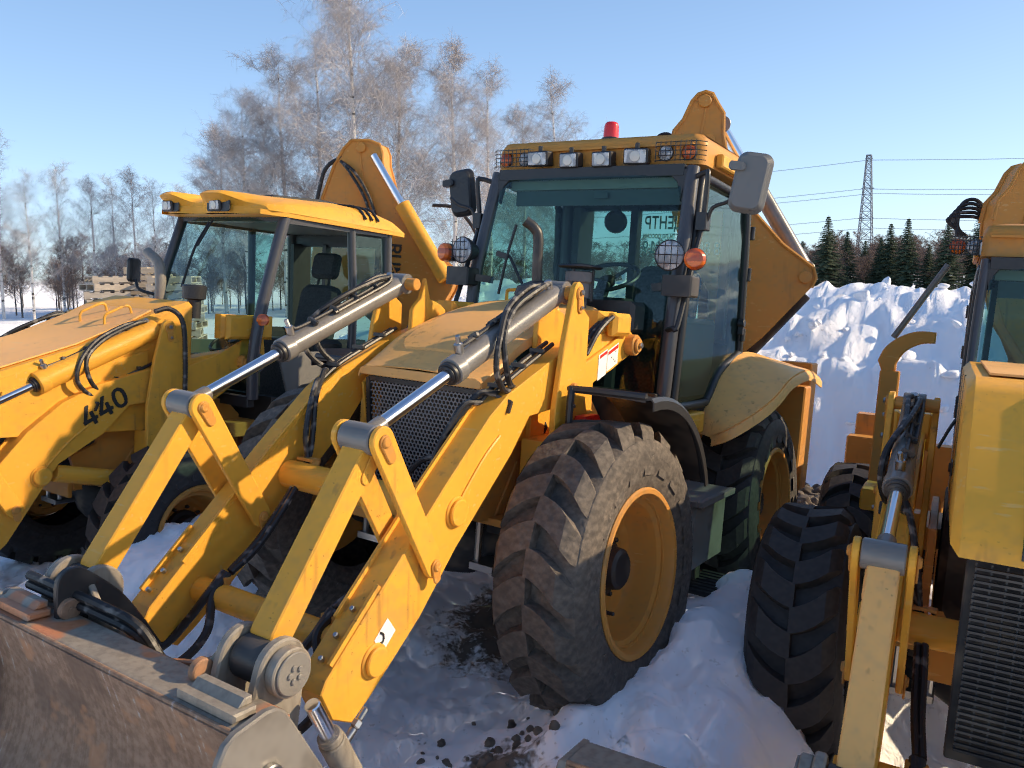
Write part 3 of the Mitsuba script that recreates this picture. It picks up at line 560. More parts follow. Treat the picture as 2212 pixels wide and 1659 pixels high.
        for yy in (-0.05, 0.22):
            T.part(hd + "__handle", tube([(0.20, yy, 1.74), (0.20, yy, 1.81), (0.16, yy + 0.01, 1.84), (0.06, yy + 0.02, 1.88), (0.03, yy + 0.02, 1.80)], 0.008, 8, 4) if left else tube([(-0.30, yy + 0.06, 1.96), (-0.30, yy + 0.06, 2.02), (-0.40, yy + 0.06, 2.02), (-0.40, yy + 0.06, 1.96)], 0.008, 8, 4), "yellow_paint")
        T.part(hd + "__side_panel", HZ(prism([(0.95, 1.15), (0.9, 1.40), (0.30, 1.55), (0.05, 1.62), (0.05, 1.12)], 0.445, 0.452)), "yellow_paint")
    if main:
        hexm = []; px = 0.0205; py = px * math.sqrt(3) / 2; V = []; F = []; o = 0; t = 0.0027
        def seg(a, b):
            nonlocal o
            a, b = np.array(a), np.array(b); d = (b - a) / np.linalg.norm(b - a); n = np.array([-d[1], d[0]]) * t; q = [a - n, b - n, b + n, a + n]
            for dx in (0.0, 0.004):
                for y, z in q: V.append((0.325 + dx - 0.10 * (1.3 - z), y, z))
            F.extend([(o + 4, o + 5, o + 6), (o + 4, o + 6, o + 7), (o, o + 1, o + 5), (o, o + 5, o + 4), (o + 2, o + 3, o + 7), (o + 2, o + 7, o + 6)]); o += 8
        R_ = px / math.sqrt(3)
        for j in range(-1, 36):
            for i in range(-16, 17):
                cx_, cz_ = (i + 0.5 * (j % 2)) * px, 0.80 + j * py
                if abs(cx_) > 0.292 or cz_ > 1.335 or cz_ < 0.79: continue
                pt = [(cx_ + R_ * math.cos(math.radians(a)), cz_ + R_ * math.sin(math.radians(a))) for a in (-30, 30, 90, 150)]
                for a, b in zip(pt[:-1], pt[1:]): seg(a, b)
        gr = T.part("grille", cat(bar((0.278, -0.305, 0.79), (0.330, -0.305, 1.33), 0.02, 0.02), bar((0.278, 0.305, 0.79), (0.330, 0.305, 1.33), 0.02, 0.02), box(0.262, 0.285, -0.31, 0.31, 0.775, 0.795), box(0.32, 0.335, -0.31, 0.31, 1.315, 1.335)), "black_metal", label="dark honeycomb radiator grille")
        T.part(gr + "__honeycomb", TM(V, F), "mesh_grey", smooth=False, kind="stuff")
        T.part(gr + "__radiator", prism([(-0.30, 0.78), (0.30, 0.78), (0.30, 1.33), (-0.30, 1.33)], 0.222, 0.25, "x"), "undercarriage")
        T.part("front_hose", cat(tube([(0.36, 0.33, 1.02), (0.40, 0.12, 1.03), (0.42, 0.02, 0.93), (0.43, -0.02, 0.80), (0.50, -0.03, 0.68)], 0.013), tube([(0.36, 0.33, 0.97), (0.41, 0.16, 0.97), (0.43, 0.07, 0.88), (0.44, 0.04, 0.78), (0.50, 0.02, 0.66)], 0.013)), "rubber_hose")
    else:
        gr = T.part("grille", cat(*[box(1.13 if left else 1.30, 1.145 if left else 1.312, -0.20, 0.36, 0.85 + 0.019 * i, 0.857 + 0.019 * i, 0.001) for i in range(14 if left else 30)], *[box(1.126 if left else 1.296, 1.13 if left else 1.30, -0.20 + 0.04 * i, -0.193 + 0.04 * i, 0.85, 1.11 if left else 1.42, 0.001) for i in range(15)]), "black_metal", kind="stuff")
        T.part(gr + "__backing", box(1.06 if left else 1.22, 1.10 if left else 1.26, -0.22, 0.38, 0.80, 1.12 if left else 1.43), "undercarriage")
        if right:
            T.part(hd + "__name_plate", box(1.255, 1.262, 0.0, 0.15, 1.655, 1.675, 0.001), "decal_black")
    # ---- towers, tanks
    for s in (1, -1):
        outer = [(0.026, 1.765), (0.020, 1.79), (0.0, 1.81), (-0.02, 1.815), (-0.045, 1.805), (-0.062, 1.78), (-0.066, 1.745), (-0.075, 1.70), (-0.13, 1.665), (-0.135, 1.46), (-0.15, 1.30), (-0.27, 1.00), (-0.25, 0.82), (0.10, 0.82), (0.115, 1.27), (0.075, 1.56)]
        tw = T.part("tower", cat(prism(outer, s * 0.525, s * 0.553), prism([(-0.02, 0.82), (0.01, 1.20), (0.0, 1.64), (-0.02, 1.665), (-0.06, 1.70), (-0.07, 1.79), (-0.03, 1.81), (-0.12, 1.81), (-0.13, 1.70), (-0.22, 1.675), (-0.26, 1.65), (-0.30, 0.82)][0:5] + [(-0.09, 1.80), (-0.13, 1.70), (-0.22, 1.675), (-0.26, 1.65), (-0.30, 0.82)], s * 0.345, s * 0.372),
            box(-0.29, -0.24, s * 0.373, s * 0.524, 0.85, 1.24), box(-0.2, 0.08, s * 0.373, s * 0.524, 0.82, 1.12)), "yellow_paint")
        if not left:
            T.part(tw + "__brace", prism([(-0.12, 1.44), (-0.42, 1.545), (-0.60, 1.625), (-0.655, 1.60), (-0.68, 1.545), (-0.655, 1.495), (-0.48, 1.445), (-0.13, 1.315)], s * 0.508, s * 0.5265), "yellow_paint")
        else:
            T.part(tw + "__brace", prism([(-0.12, 1.50), (-0.42, 1.60), (-0.62, 1.70), (-0.78, 1.72), (-0.80, 1.55), (-0.40, 1.30), (-0.13, 1.16)], s * 0.506, s * 0.5245), "yellow_paint")
        if main:
            for q in range(3):
                T.part(tw + "__hose", tube([(-0.17, s * (0.47 + 0.03 * q), 1.50), (-0.26, s * (0.48 + 0.03 * q), 1.585 + 0.012 * q), (-0.40, s * (0.48 + 0.03 * q), 1.655 + 0.012 * q), (-0.55, s * (0.46 + 0.03 * q), 1.675), (-0.66, s * 0.44, 1.60), (-0.70, s * 0.42, 1.48)], 0.011), "rubber_hose")
        pv = T.part("pivot_pin", cat(cyl((-0.61, s * 0.36, 1.545), (-0.61, s * 0.575, 1.545), 0.052), cyl((-0.61, s * 0.575, 1.545), (-0.61, s * 0.59, 1.545), 0.036)), "ochre_and_shade_paint")
        T.part(pv + "__bolt", cyl((-0.61, s * 0.59, 1.545), (-0.61, s * 0.605, 1.545), 0.016, 6), "steel")
        tp = T.part("tower_pin", cat(cyl((-0.02, s * 0.345, 1.765), (-0.02, s * 0.562, 1.765), 0.030), prism(stadium((-0.02, 1.765), (-0.03, 1.70), 0.020), s * 0.5545, s * 0.561)), "ochre_and_shade_paint")
        T.part(tp + "__bolt", cat(cyl((-0.02, s * 0.562, 1.77), (-0.02, s * 0.574, 1.77), 0.013, 6), cyl((-0.03, s * 0.561, 1.705), (-0.03, s * 0.571, 1.705), 0.009, 6)), "steel")
        lp = T.part("lift_pin", cat(prism(stadium((-0.02, 1.36), (-0.02, 1.275), 0.022), s * 0.5535, s * 0.561), cyl((-0.02, s * 0.555, 1.36), (-0.02, s * 0.572, 1.36), 0.02)), "ochre_and_shade_paint")
        T.part(lp + "__bolt", cat(cyl((-0.02, s * 0.56, 1.28), (-0.02, s * 0.572, 1.28), 0.010, 6)), "steel")
        T.part("hydraulic_tank", cat(box(-0.56, -0.36, s * 0.36, s * 0.50, 1.58, 1.70, 0.025), box(-0.56, -0.38, s * 0.506, s * 0.565, 1.585, 1.695, 0.02)) if not left else cat(box(-0.78, -0.42, s * 0.44, s * 0.54, 1.70, 1.86, 0.02), box(-0.80, -0.42, s * 0.546, s * 0.60, 1.70, 1.86, 0.02)), "yellow_paint")
        # ---- loader arms with bell cranks and links, turned about the arm pivot
        Mr = rot((0, 1, 0), -arm_rot, (-0.61, 0, 1.545)); A = lambda m: mv(m, Mr)
        prof = ARM if not left else [(-0.66, 1.60), (-0.60, 1.625), (-0.30, 1.585), (0.04, 1.515), (0.40, 1.42), (0.60, 1.33), (0.79, 1.18), (1.335, 0.56), (1.355, 0.46), (1.30, 0.36), (1.21, 0.315), (1.13, 0.37), (0.89, 0.575), (0.62, 0.98), (0.36, 1.13), (0.20, 1.29), (0.07, 1.30), (-0.50, 1.40), (-0.66, 1.48)]
        ar = T.part("loader_arm", A(prism(prof, s * 0.395, s * 0.505, "y", 0.004)), "yellow_paint")
        top = [(0.10, 1.475), (0.41, 1.345), (0.53, 1.265), (0.79, 1.03), (1.20, 0.63)] if not left else [(0.10, 1.505), (0.40, 1.42), (0.60, 1.33), (0.79, 1.18), (1.20, 0.71)]
        T.part(ar + "__top_strip", A(cat(*[bar((a[0], s * 0.401, a[1] + 0.006), (b[0], s * 0.401, b[1] + 0.006), 0.012, 0.022, 0.002) for a, b in zip(top[:-1], top[1:])])), "yellow_paint")
        T.part(ar + "__stop_strip", A(bar((1.10, s * 0.49, 0.742), (1.31, s * 0.49, 0.536), 0.012, 0.018, 0.002)), "yellow_paint")
        rib = [(0.46, 1.185), (0.56, 1.11), (0.68, 0.985), (0.715, 0.93)]
        T.part(ar + "__weld_rib", A(tube([(x, s * 0.508, z) for x, z in rib], 0.007, 6)), "yellow_paint")
        T.part(ar + "__pipe_clip", A(cat(bar((0.44, s * 0.45, 1.34), (0.40, s * 0.512, 1.315), 0.02, 0.012), bar((0.40, s * 0.512, 1.32), (0.42, s * 0.512, 1.27), 0.012, 0.012))), "black_metal")
        for xx, zz in ((0.715, 0.925), (1.12, 0.495)):
            T.part(ar + "__tube_end", A(cat(cyl((xx, s * 0.50, zz), (xx, s * 0.513, zz), 0.060, 28), cyl((xx, s * 0.513, zz), (xx, s * 0.528, zz), 0.050, 28))), "yellow_paint")
        T.part(ar + "__tip_bolt", A(cat(*[cyl((a, s * 0.45, b), (a + 0.012, s * 0.45, b + 0.014), 0.010, 6) for a, b in ((1.17, 0.665), (1.24, 0.597), (1.30, 0.539))])), "steel")
        if main and s > 0:
            k = T.part(ar + "__warning_decal", cat(prism([(-0.30, 1.375), (-0.385, 1.405), (-0.385, 1.525), (-0.30, 1.495)], 0.527, 0.529, "y", 0.0005), ), "decal_white", label="white warning decal with a red header, front one")
            T.part(ar + "__warning_decal", prism([(-0.39, 1.415), (-0.50, 1.455), (-0.50, 1.555), (-0.39, 1.515)], 0.527, 0.529, "y", 0.0005), "decal_white", label="white warning decal with a red header, rear one")
            T.part(ar + "__decal_header", cat(prism([(-0.31, 1.478), (-0.38, 1.503), (-0.38, 1.518), (-0.31, 1.493)], 0.5295, 0.5305, "y", 0.0003), prism([(-0.395, 1.494), (-0.495, 1.530), (-0.495, 1.548), (-0.395, 1.510)], 0.5295, 0.5305, "y", 0.0003)), "decal_red")
            T.part(ar + "__decal_print", cat(*[box(-0.475 + 0.02 * (i % 3), -0.468 + 0.02 * (i % 3), 0.5295, 0.5303, 1.462 + 0.016 * i - 0.007 * (i % 3), 1.469 + 0.016 * i - 0.007 * (i % 3), 0.0003) for i in range(4)]), "decal_black")
            k = T.part(ar + "__arrow_decal", prism([(1.02, 0.57), (1.085, 0.505), (1.125, 0.565), (1.065, 0.625)], 0.5055, 0.5075, "y", 0.0005), "decal_white", label="small white decal with a curved arrow")
            T.part(k + "__curved_arrow" if False else ar + "__curved_arrow", cat(tube([(1.10, 0.509, 0.585), (1.085, 0.509, 0.575), (1.082, 0.509, 0.555), (1.092, 0.509, 0.545)], 0.004, 5), prism([(1.088, 0.552), (1.100, 0.552), (1.097, 0.537)], 0.508, 0.5095, "y", 0.0003)), "decal_black")
        pin = np.array((1.17, 1.235)); low = np.array((0.865, 0.765))
        bc = T.part("bell_crank", A(cat(prism(stadium(pin, low, 0.050, 0.045), s * 0.517, s * 0.540), prism(stadium(pin, low, 0.050, 0.045), s * 0.352, s * 0.375), cyl((pin[0], s * 0.375, pin[1]), (pin[0], s * 0.517, pin[1]), 0.03))), "yellow_paint")
        for q, ss in ((pin, 0.026), (low, 0.026)):
            u_ = (low - pin) / np.linalg.norm(low - pin); q2 = q + u_ * 0.065 if ss and q is pin else q + np.array((-0.01, -0.05)) * 0.9
            for yo in (0.5405, 0.3515):
                sgn = 1 if yo > 0.45 else -1
                kp = T.part(bc + "__pin_keeper", A(cat(prism(stadium(q, q2, 0.024, 0.020), s * yo, s * (yo + sgn * 0.008)), cyl((q[0], s * yo, q[1]), (q[0], s * (yo + sgn * 0.016), q[1]), 0.018))), "ochre_and_shade_paint")
                if False: T.part(kp, None, None)
        lk = T.part("bucket_link", A(cat(prism(stadium((1.165, 1.195), (1.505, 0.69), 0.043, 0.043), s * 0.395, s * 0.490, "y", 0.005), prism(stadium((1.155, 1.175), (1.19, 1.115), 0.024), s * 0.4905, s * 0.496))), "pale_paint" if right else "yellow_paint")  # right link: the tan of its shaded faces is put into the paint
        # the tilt cylinder from the tower to the bell crank
        e = np.array(A(TM([(pin[0], s * 0.447, pin[1])] * 3, [(0, 1, 2)])).vertices)[0]; b0 = np.array((-0.02, s * 0.447, 1.765)); d = (e - b0) / np.linalg.norm(e - b0)
        cylm = "cylinder_paint" if not left else "yellow_paint"
        tc = T.part("tilt_cylinder", cat(cyl(b0 + d * 0.03, b0 + d * 0.80, 0.046 if not left else 0.062, 28), cyl(b0 - np.array((0, 0.045, 0)), b0 + np.array((0, 0.045, 0)), 0.05), cyl(b0 + d * 0.76, b0 + d * 0.815, 0.052 if not left else 0.066, 28)), cylm)
        T.part(tc + "__gland", cat(cyl(b0 + d * 0.815, b0 + d * 0.835, 0.044, 24), cyl(b0 + d * 0.835, b0 + d * 0.842, 0.036, 24)), "black_metal")
        T.part(tc + "__rod", cyl(b0 + d * 0.84, e - d * 0.03, 0.0235, 24), "chrome")
        T.part(tc + "__rod_eye", cat(cyl(e - np.array((0, 0.066, 0)), e + np.array((0, 0.066, 0)), 0.050, 24), cyl(e - d * 0.10, e - d * 0.03, 0.030, 16)), "cylinder_paint")
        up = np.array((0, 0, 1.0)) - d * d[2]; up /= np.linalg.norm(up)
        pt = lambda t, h, y=0.0: b0 + d * t + up * h + np.array((0, s * y, 0))
        T.part(tc + "__port", cat(cyl(pt(0.74, 0.04), pt(0.74, 0.085), 0.018, 10), cyl(pt(0.74, 0.08, 0), pt(0.74, 0.115, 0.006), 0.010, 8)), "steel"); T.part(tc + "__port", cyl(pt(0.07, 0.04), pt(0.07, 0.08), 0.018, 10), "steel")
        hs = [tube([pt(0.08, 0.07, 0.01), pt(0.16, 0.085, 0.02), pt(0.36, 0.075, 0.015), pt(0.52, 0.03, 0.055), pt(0.56, -0.08, 0.065), pt(0.52, -0.19, 0.04), pt(0.44, -0.25, 0.02)], 0.0125),
              tube([pt(0.10, 0.07, -0.02), pt(0.2, 0.09, -0.025), pt(0.40, 0.085, 0.005), pt(0.56, 0.035, 0.06), pt(0.63, -0.06, 0.07), pt(0.59, -0.17, 0.05), pt(0.50, -0.235, 0.03)], 0.0125)]
        T.part(tc + "__hose", hs[0], "rubber_hose"); T.part(tc + "__hose", hs[1], "rubber_hose")
        T.part(tc + "__pipe", cat(tube([pt(0.10, 0.075, -0.01), pt(0.14, 0.06, -0.012), pt(0.66, 0.058, -0.010), pt(0.73, 0.075, 0.0)], 0.009), tube([pt(0.1, 0.066, -0.035), pt(0.16, 0.052, -0.038), pt(0.5, 0.050, -0.034)], 0.009), *[bar(pt(t, 0.045, -0.04), pt(t, 0.07, 0.005), 0.02, 0.02) for t in (0.2, 0.34, 0.48, 0.62)]), "black_metal")
        # pipes along the arm's back
        pl = T.part("arm_pipes", A(cat(tube([(0.02, s * 0.43, 1.545), (0.10, s * 0.43, 1.51), (0.38, s * 0.43, 1.385), (0.50, s * 0.43, 1.31)], 0.010), tube([(0.02, s * 0.46, 1.54), (0.10, s * 0.46, 1.505), (0.34, s * 0.46, 1.40), (0.44, s * 0.46, 1.345)], 0.010), *[bar((x, s * 0.41, z), (x, s * 0.48, z), 0.02, 0.016) for x, z in ((0.12, 1.512), (0.26, 1.452), (0.42, 1.375))])), "black_metal")
        if not left:
            T.part("arm_hose", A(tube([(0.50, s * 0.43, 1.31), (0.56, s * 0.40, 1.30), (0.62, s * 0.37, 1.20), (0.66, s * 0.345, 1.08), (0.66, s * 0.33, 0.98), (0.74, s * 0.30, 0.88), (0.93, s * 0.285, 0.68), (1.08, s * 0.27, 0.60)], 0.013)), "rubber_hose")
            T.part("arm_hose", A(tube([(0.44, s * 0.46, 1.345), (0.50, s * 0.42, 1.34), (0.58, s * 0.38, 1.23), (0.61, s * 0.355, 1.10), (0.64, s * 0.34, 0.99), (0.72, s * 0.325, 0.895), (0.91, s * 0.31, 0.70), (1.07, s * 0.29, 0.60)], 0.013)), "rubber_hose")
            T.part("drop_hose", A(tube([(1.09, s * 0.275, 0.60), (1.16, s * 0.27, 0.53), (1.22, s * 0.22, 0.42), (1.32, s * 0.24, 0.33), (1.48, s * 0.28, 0.30)], 0.016)), "rubber_hose")
            T.part("drop_hose", A(tube([(1.09, s * 0.295, 0.60), (1.17, s * 0.29, 0.53), (1.20, s * 0.36, 0.42), (1.28, s * 0.40, 0.33), (1.46, s * 0.42, 0.30)], 0.016)), "rubber_hose")
            cl = T.part("hose_clamp", A(cat(bar((1.105, s * 0.25, 0.575), (1.105, s * 0.32, 0.575), 0.03, 0.03), bar((0.66, s * 0.27, 0.985), (0.66, s * 0.37, 0.985), 0.05, 0.012), bar((0.66, s * 0.27, 0.985), (0.70, s * 0.25, 0.955), 0.03, 0.012))), "ochre_and_shade_paint")
    Mr = rot((0, 1, 0), -arm_rot, (-0.61, 0, 1.545)); A = lambda m: mv(m, Mr)
    T.part("cross_tube", A(cyl((0.70, -0.395, 0.915), (0.70, 0.395, 0.915), 0.060, 28)), "yellow_paint")
    T.part("cross_tube", A(cyl((1.12, -0.395, 0.515), (1.12, 0.395, 0.515), 0.050, 28)), "yellow_paint")
    # ---- bucket
    bucket(T, A, kind)
    # ---- cab
    cab(T, kind)
    # ---- rear fender, steps, backhoe
    for s in (1, -1):
        I = [(-1.36, 0.67, 1.05), (-1.42, 0.67, 1.19), (-1.60, 0.67, 1.35), (-1.78, 0.67, 1.45), (-1.98, 0.67, 1.50), (-2.3, 0.67, 1.49), (-2.55, 0.67, 1.42)]
        O = [(-1.34, 0.74, 1.05), (-1.30, 0.86, 1.11), (-1.46, 0.97, 1.22), (-1.62, 1.01, 1.30), (-1.85, 1.02, 1.385), (-2.25, 1.02, 1.42), (-2.6, 1.02, 1.36)]
        I, O = spline(I, 4), spline(O, 4); g = np.array([[i + (o - i) * t for t in np.linspace(0, 1, 7)] for i, o in zip(I, O)]) * (1, s, 1)
        lip = np.array([[o * (1, s, 1), o * (1, s, 1) + (0, s * 0.012, -0.022), o * (1, s, 1) + (0.01, s * 0.014, -0.055)] for o in O])
        m = sheet(g, 0.012 * s); (right and s < 0) or T.part("rear_fender", cat(m, sheet(lip, 0.008 * s)), "pale_paint", smooth=45)
        T.part("side_box", cat(box(-1.33, -1.02, s * 0.52, s * 0.70, 1.065, 1.185, 0.01), box(-1.25, -1.10, s * 0.70, s * 0.706, 1.10, 1.15, 0.003)), "yellow_paint")
        st = T.part("step_box", box(-1.28, -0.80, s * 0.56, s * 0.88, 0.42, 0.76, 0.015), "grey_paint", label="grey battery box between the wheels")
        T.part(st + "__lid", cat(box(-1.30, -0.78, s * 0.54, s * 0.90, 0.763, 0.79, 0.008), bar((-1.30, s * 0.905, 0.78), (-0.78, s * 0.905, 0.78), 0.03, 0.03)), "mirror_shell")
        T.part("step", cat(*[box(-1.24 + 0.05 * i, -1.215 + 0.05 * i, s * 0.80, s * 1.02, 0.30, 0.325) for i in range(8)], box(-1.25, -0.85, s * 1.0, s * 1.025, 0.29, 0.33), box(-1.1, -1.0, s * 0.8, s * 0.83, 0.32, 0.43)), "undercarriage")
        if main:
            c0 = np.array((0.0, 0, 0.62)); ang = [math.radians(a) for a in np.linspace(84, 156, 14)]
            gf = np.array([[(0.73 * math.cos(a) - 0.02, s * y, 0.62 + (0.73 if y < 0.9 else 0.725) * math.sin(a)) for y in np.linspace(0.60, 0.93, 5)] for a in ang])
            ff = T.part("front_fender", sheet(gf, 0.010 * s), "black_metal", label="black front mudguard")
            rimf = np.array([[(q * math.cos(a) - 0.02, s * y, 0.62 + q * math.sin(a)) for q, y in ((0.735, 0.93), (0.738, 0.953), (0.728, 0.962), (0.695, 0.962))] for a in ang])
            T.part(ff + "__rim", sheet(rimf, 0.008 * s), "black_plastic")
            T.part(ff + "__stay", tube([(-0.6, s * 0.45, 1.0), (-0.55, s * 0.62, 1.08)], 0.016, 8, 2), "black_plastic"); T.part(ff + "__stay", cat(tube([(0.075, s * 0.60, 1.15), (0.075, s * 0.60, 1.34), (0.06, s * 0.62, 1.362), (0.05, s * 0.93, 1.365)], 0.016, 8, 4)) if True else None, "black_plastic")
            T.part("fuel_can", box(-0.16, -0.02, s * 0.56, s * 0.64, 1.10, 1.24, 0.02), "red_paint")
    backhoe(T, kind)

def bucket(T, A, kind):
    b = numbered(T.key + "__bucket")[len(T.key) + 2:]
    P = lambda name, m, mt, **k: T.part(b + "__" + name, A(m), mt, **k)
    hw = 0.638 if kind != "right" else 1.20
    # the mould board: a curved plate, its inner face worn to rust
    prof = [(1.782, 0.565), (1.735, 0.42), (1.72, 0.30), (1.74, 0.16), (1.80, 0.04), (1.90, -0.03), (2.06, -0.05)]
    pr = spline(np.array([(x, 0, z) for x, z in prof]), 5)
    P("mould_board", sheet(np.array([[(x, y, z) for y in np.linspace(-hw, hw, 12)] for x, _, z in pr]), -0.018), "rusty_steel", label="rusty inner face of the bucket")
    P("cutting_edge", box(2.02, 2.30, -hw, hw, -0.075, -0.05), "steel")
    P("top_plate", cat(prism([(1.612, 0.54), (1.628, 0.568), (1.64, 0.573), (1.775, 0.573), (1.788, 0.566), (1.775, 0.555), (1.64, 0.552)], -hw, hw, "y", 0.003), box(1.60, 1.62, -hw, hw, 0.30, 0.54, 0.004)), "bucket_paint", label="grey top plate of the bucket with rusty worn patches")
    P("top_edge", cyl((1.790, -hw, 0.566), (1.790, hw, 0.566), 0.007, 8), "rusty_steel")
    for s in (1, -1):
        if kind == "right": P("side_plate", prism([(1.61, 0.565), (1.80, 0.57), (1.96, 0.36), (2.30, 0.02), (2.30, -0.07), (1.86, -0.05), (1.70, 0.02), (1.60, 0.2)], s * hw, s * (hw + 0.025)), "bucket_paint")
        # hinge: two cheeks and the thick pin that carries the bucket
        pc = (1.55, 0.625); cheek = stadium(pc, (1.62, 0.22), 0.088, 0.12, 14)
        for y0, y1 in ((0.355, 0.387), (0.515, 0.548)):
            P("hinge_cheek", prism(cheek, s * y0, s * y1, "y", 0.006), "bucket_paint")
        P("hinge_boss", cyl((pc[0], s * 0.392, pc[1]), (pc[0], s * 0.511, pc[1]), 0.066, 28), "black_metal")  # darkened in colour for the shade between the cheeks
        P("pin_boss", cyl((pc[0], s * 0.549, pc[1]), (pc[0], s * 0.585, pc[1]), 0.072, 28), "bucket_paint")
        P("wear_plate", sheet(np.array([[(x + 0.010 + 0.001 * k, s * y, z) for y in (0.46, 0.62)] for k, (x, z) in enumerate(((1.778, 0.545), (1.756, 0.48), (1.736, 0.41), (1.727, 0.36)))]), 0.006 * s), "wear_grey", label="clean blue-grey plate on the bucket's rusty face")
        P("hinge_pin", cat(cyl((pc[0], s * 0.585, pc[1]), (pc[0], s * 0.594, pc[1]), 0.062, 28), *[cyl((pc[0] + 0.020 * math.cos(a), s * 0.593, pc[1] + 0.020 * math.sin(a)), (pc[0] + 0.020 * math.cos(a), s * 0.601, pc[1] + 0.020 * math.sin(a)), 0.009, 8) for a in (0, 1.26, 2.51, 3.77, 5.03)]), "grey_paint")
        P("gusset", prism([(s * y, z) for y, z in ((-0.02, 0.50), (0.10, 0.535), (0.20, 0.56), (0.29, 0.60), (0.352, 0.67), (0.352, 0.40), (-0.02, 0.40))], 1.575, 1.598, "x", 0.004), "bucket_paint")
        P("boss", cat(cyl((1.665, s * 0.325, 0.60), (1.665, s * 0.353, 0.60), 0.036, 20), cyl((1.665, s * 0.321, 0.60), (1.665, s * 0.3255, 0.60), 0.010, 10)), "rusty_steel")
        P("bracket", cat(box(1.70, 1.775, s * 0.38, s * 0.62, 0.576, 0.600, 0.006), prism([(1.70, 0.6005), (1.745, 0.6005), (1.725, 0.622), (1.70, 0.622)], s * 0.40, s * 0.60, "y", 0.004)), "bucket_paint")
        # clam plate with round corners, the clam cylinder behind it
        cp = [(1.875, 0.44), (1.855, 0.52), (1.835, 0.56), (1.805, 0.580), (1.71, 0.602), (1.675, 0.60), (1.645, 0.58), (1.61, 0.53), (1.49, 0.35), (1.42, 0.20), (1.46, 0.10), (1.60, 0.04), (1.80, 0.10), (1.87, 0.25)]
        P("clam_plate", prism(cp, s * 0.640, s * 0.668, "y", 0.006), "grey_paint", label="thick grey clam plate with round corners")
        P("clam_pin", cat(cyl((1.70, s * 0.668, 0.42), (1.70, s * 0.69, 0.42), 0.040, 24), cyl((1.70, s * 0.69, 0.42), (1.70, s * 0.70, 0.42), 0.020, 12)), "steel")
        c0, c1 = np.array((1.535, s * 0.597, 0.60)), np.array((1.22, s * 0.597, 0.08)); d = (c1 - c0) / np.linalg.norm(c1 - c0)
        P("clam_cylinder", cat(cyl(c0 + d * 0.27, c0 + d * 0.62, 0.042, 24), cyl(c0 + d * 0.245, c0 + d * 0.27, 0.038, 24)), "bucket_paint")
        P("clam_rod", cyl(c0 + d * 0.10, c0 + d * 0.25, 0.024, 20), "chrome")
        q = c0 + d * 0.33 + np.array((-0.030, 0, 0.02))
        P("hose_fitting", cat(cyl(q, q + np.array((-0.035, 0, 0.030)), 0.013, 10), cyl(q + np.array((-0.035, 0, 0.030)), q + np.array((-0.055, 0, 0.048)), 0.017, 6), cyl(q + np.array((-0.055, 0, 0.048)), q + np.array((-0.085, 0, 0.075)), 0.010, 8)), "steel")
        if s < 0:
            P("hose_guard", prism(spline_poly([(1.70, 0.56), (1.70, 0.70), (1.64, 0.735), (1.57, 0.69), (1.48, 0.61), (1.41, 0.52), (1.345, 0.42), (1.30, 0.35)]) + [(1.42, 0.36), (1.58, 0.44)], -0.37, -0.345), "black_metal")
            for o in (0, 0.032):
                P("hose", tube([(1.66, -0.60, 0.62 + o), (1.645, -0.40, 0.61 + o), (1.62, -0.24, 0.595 + o), (1.575, -0.10, 0.55 + o), (1.54, -0.02, 0.45 + o)], 0.016), "rubber_hose")

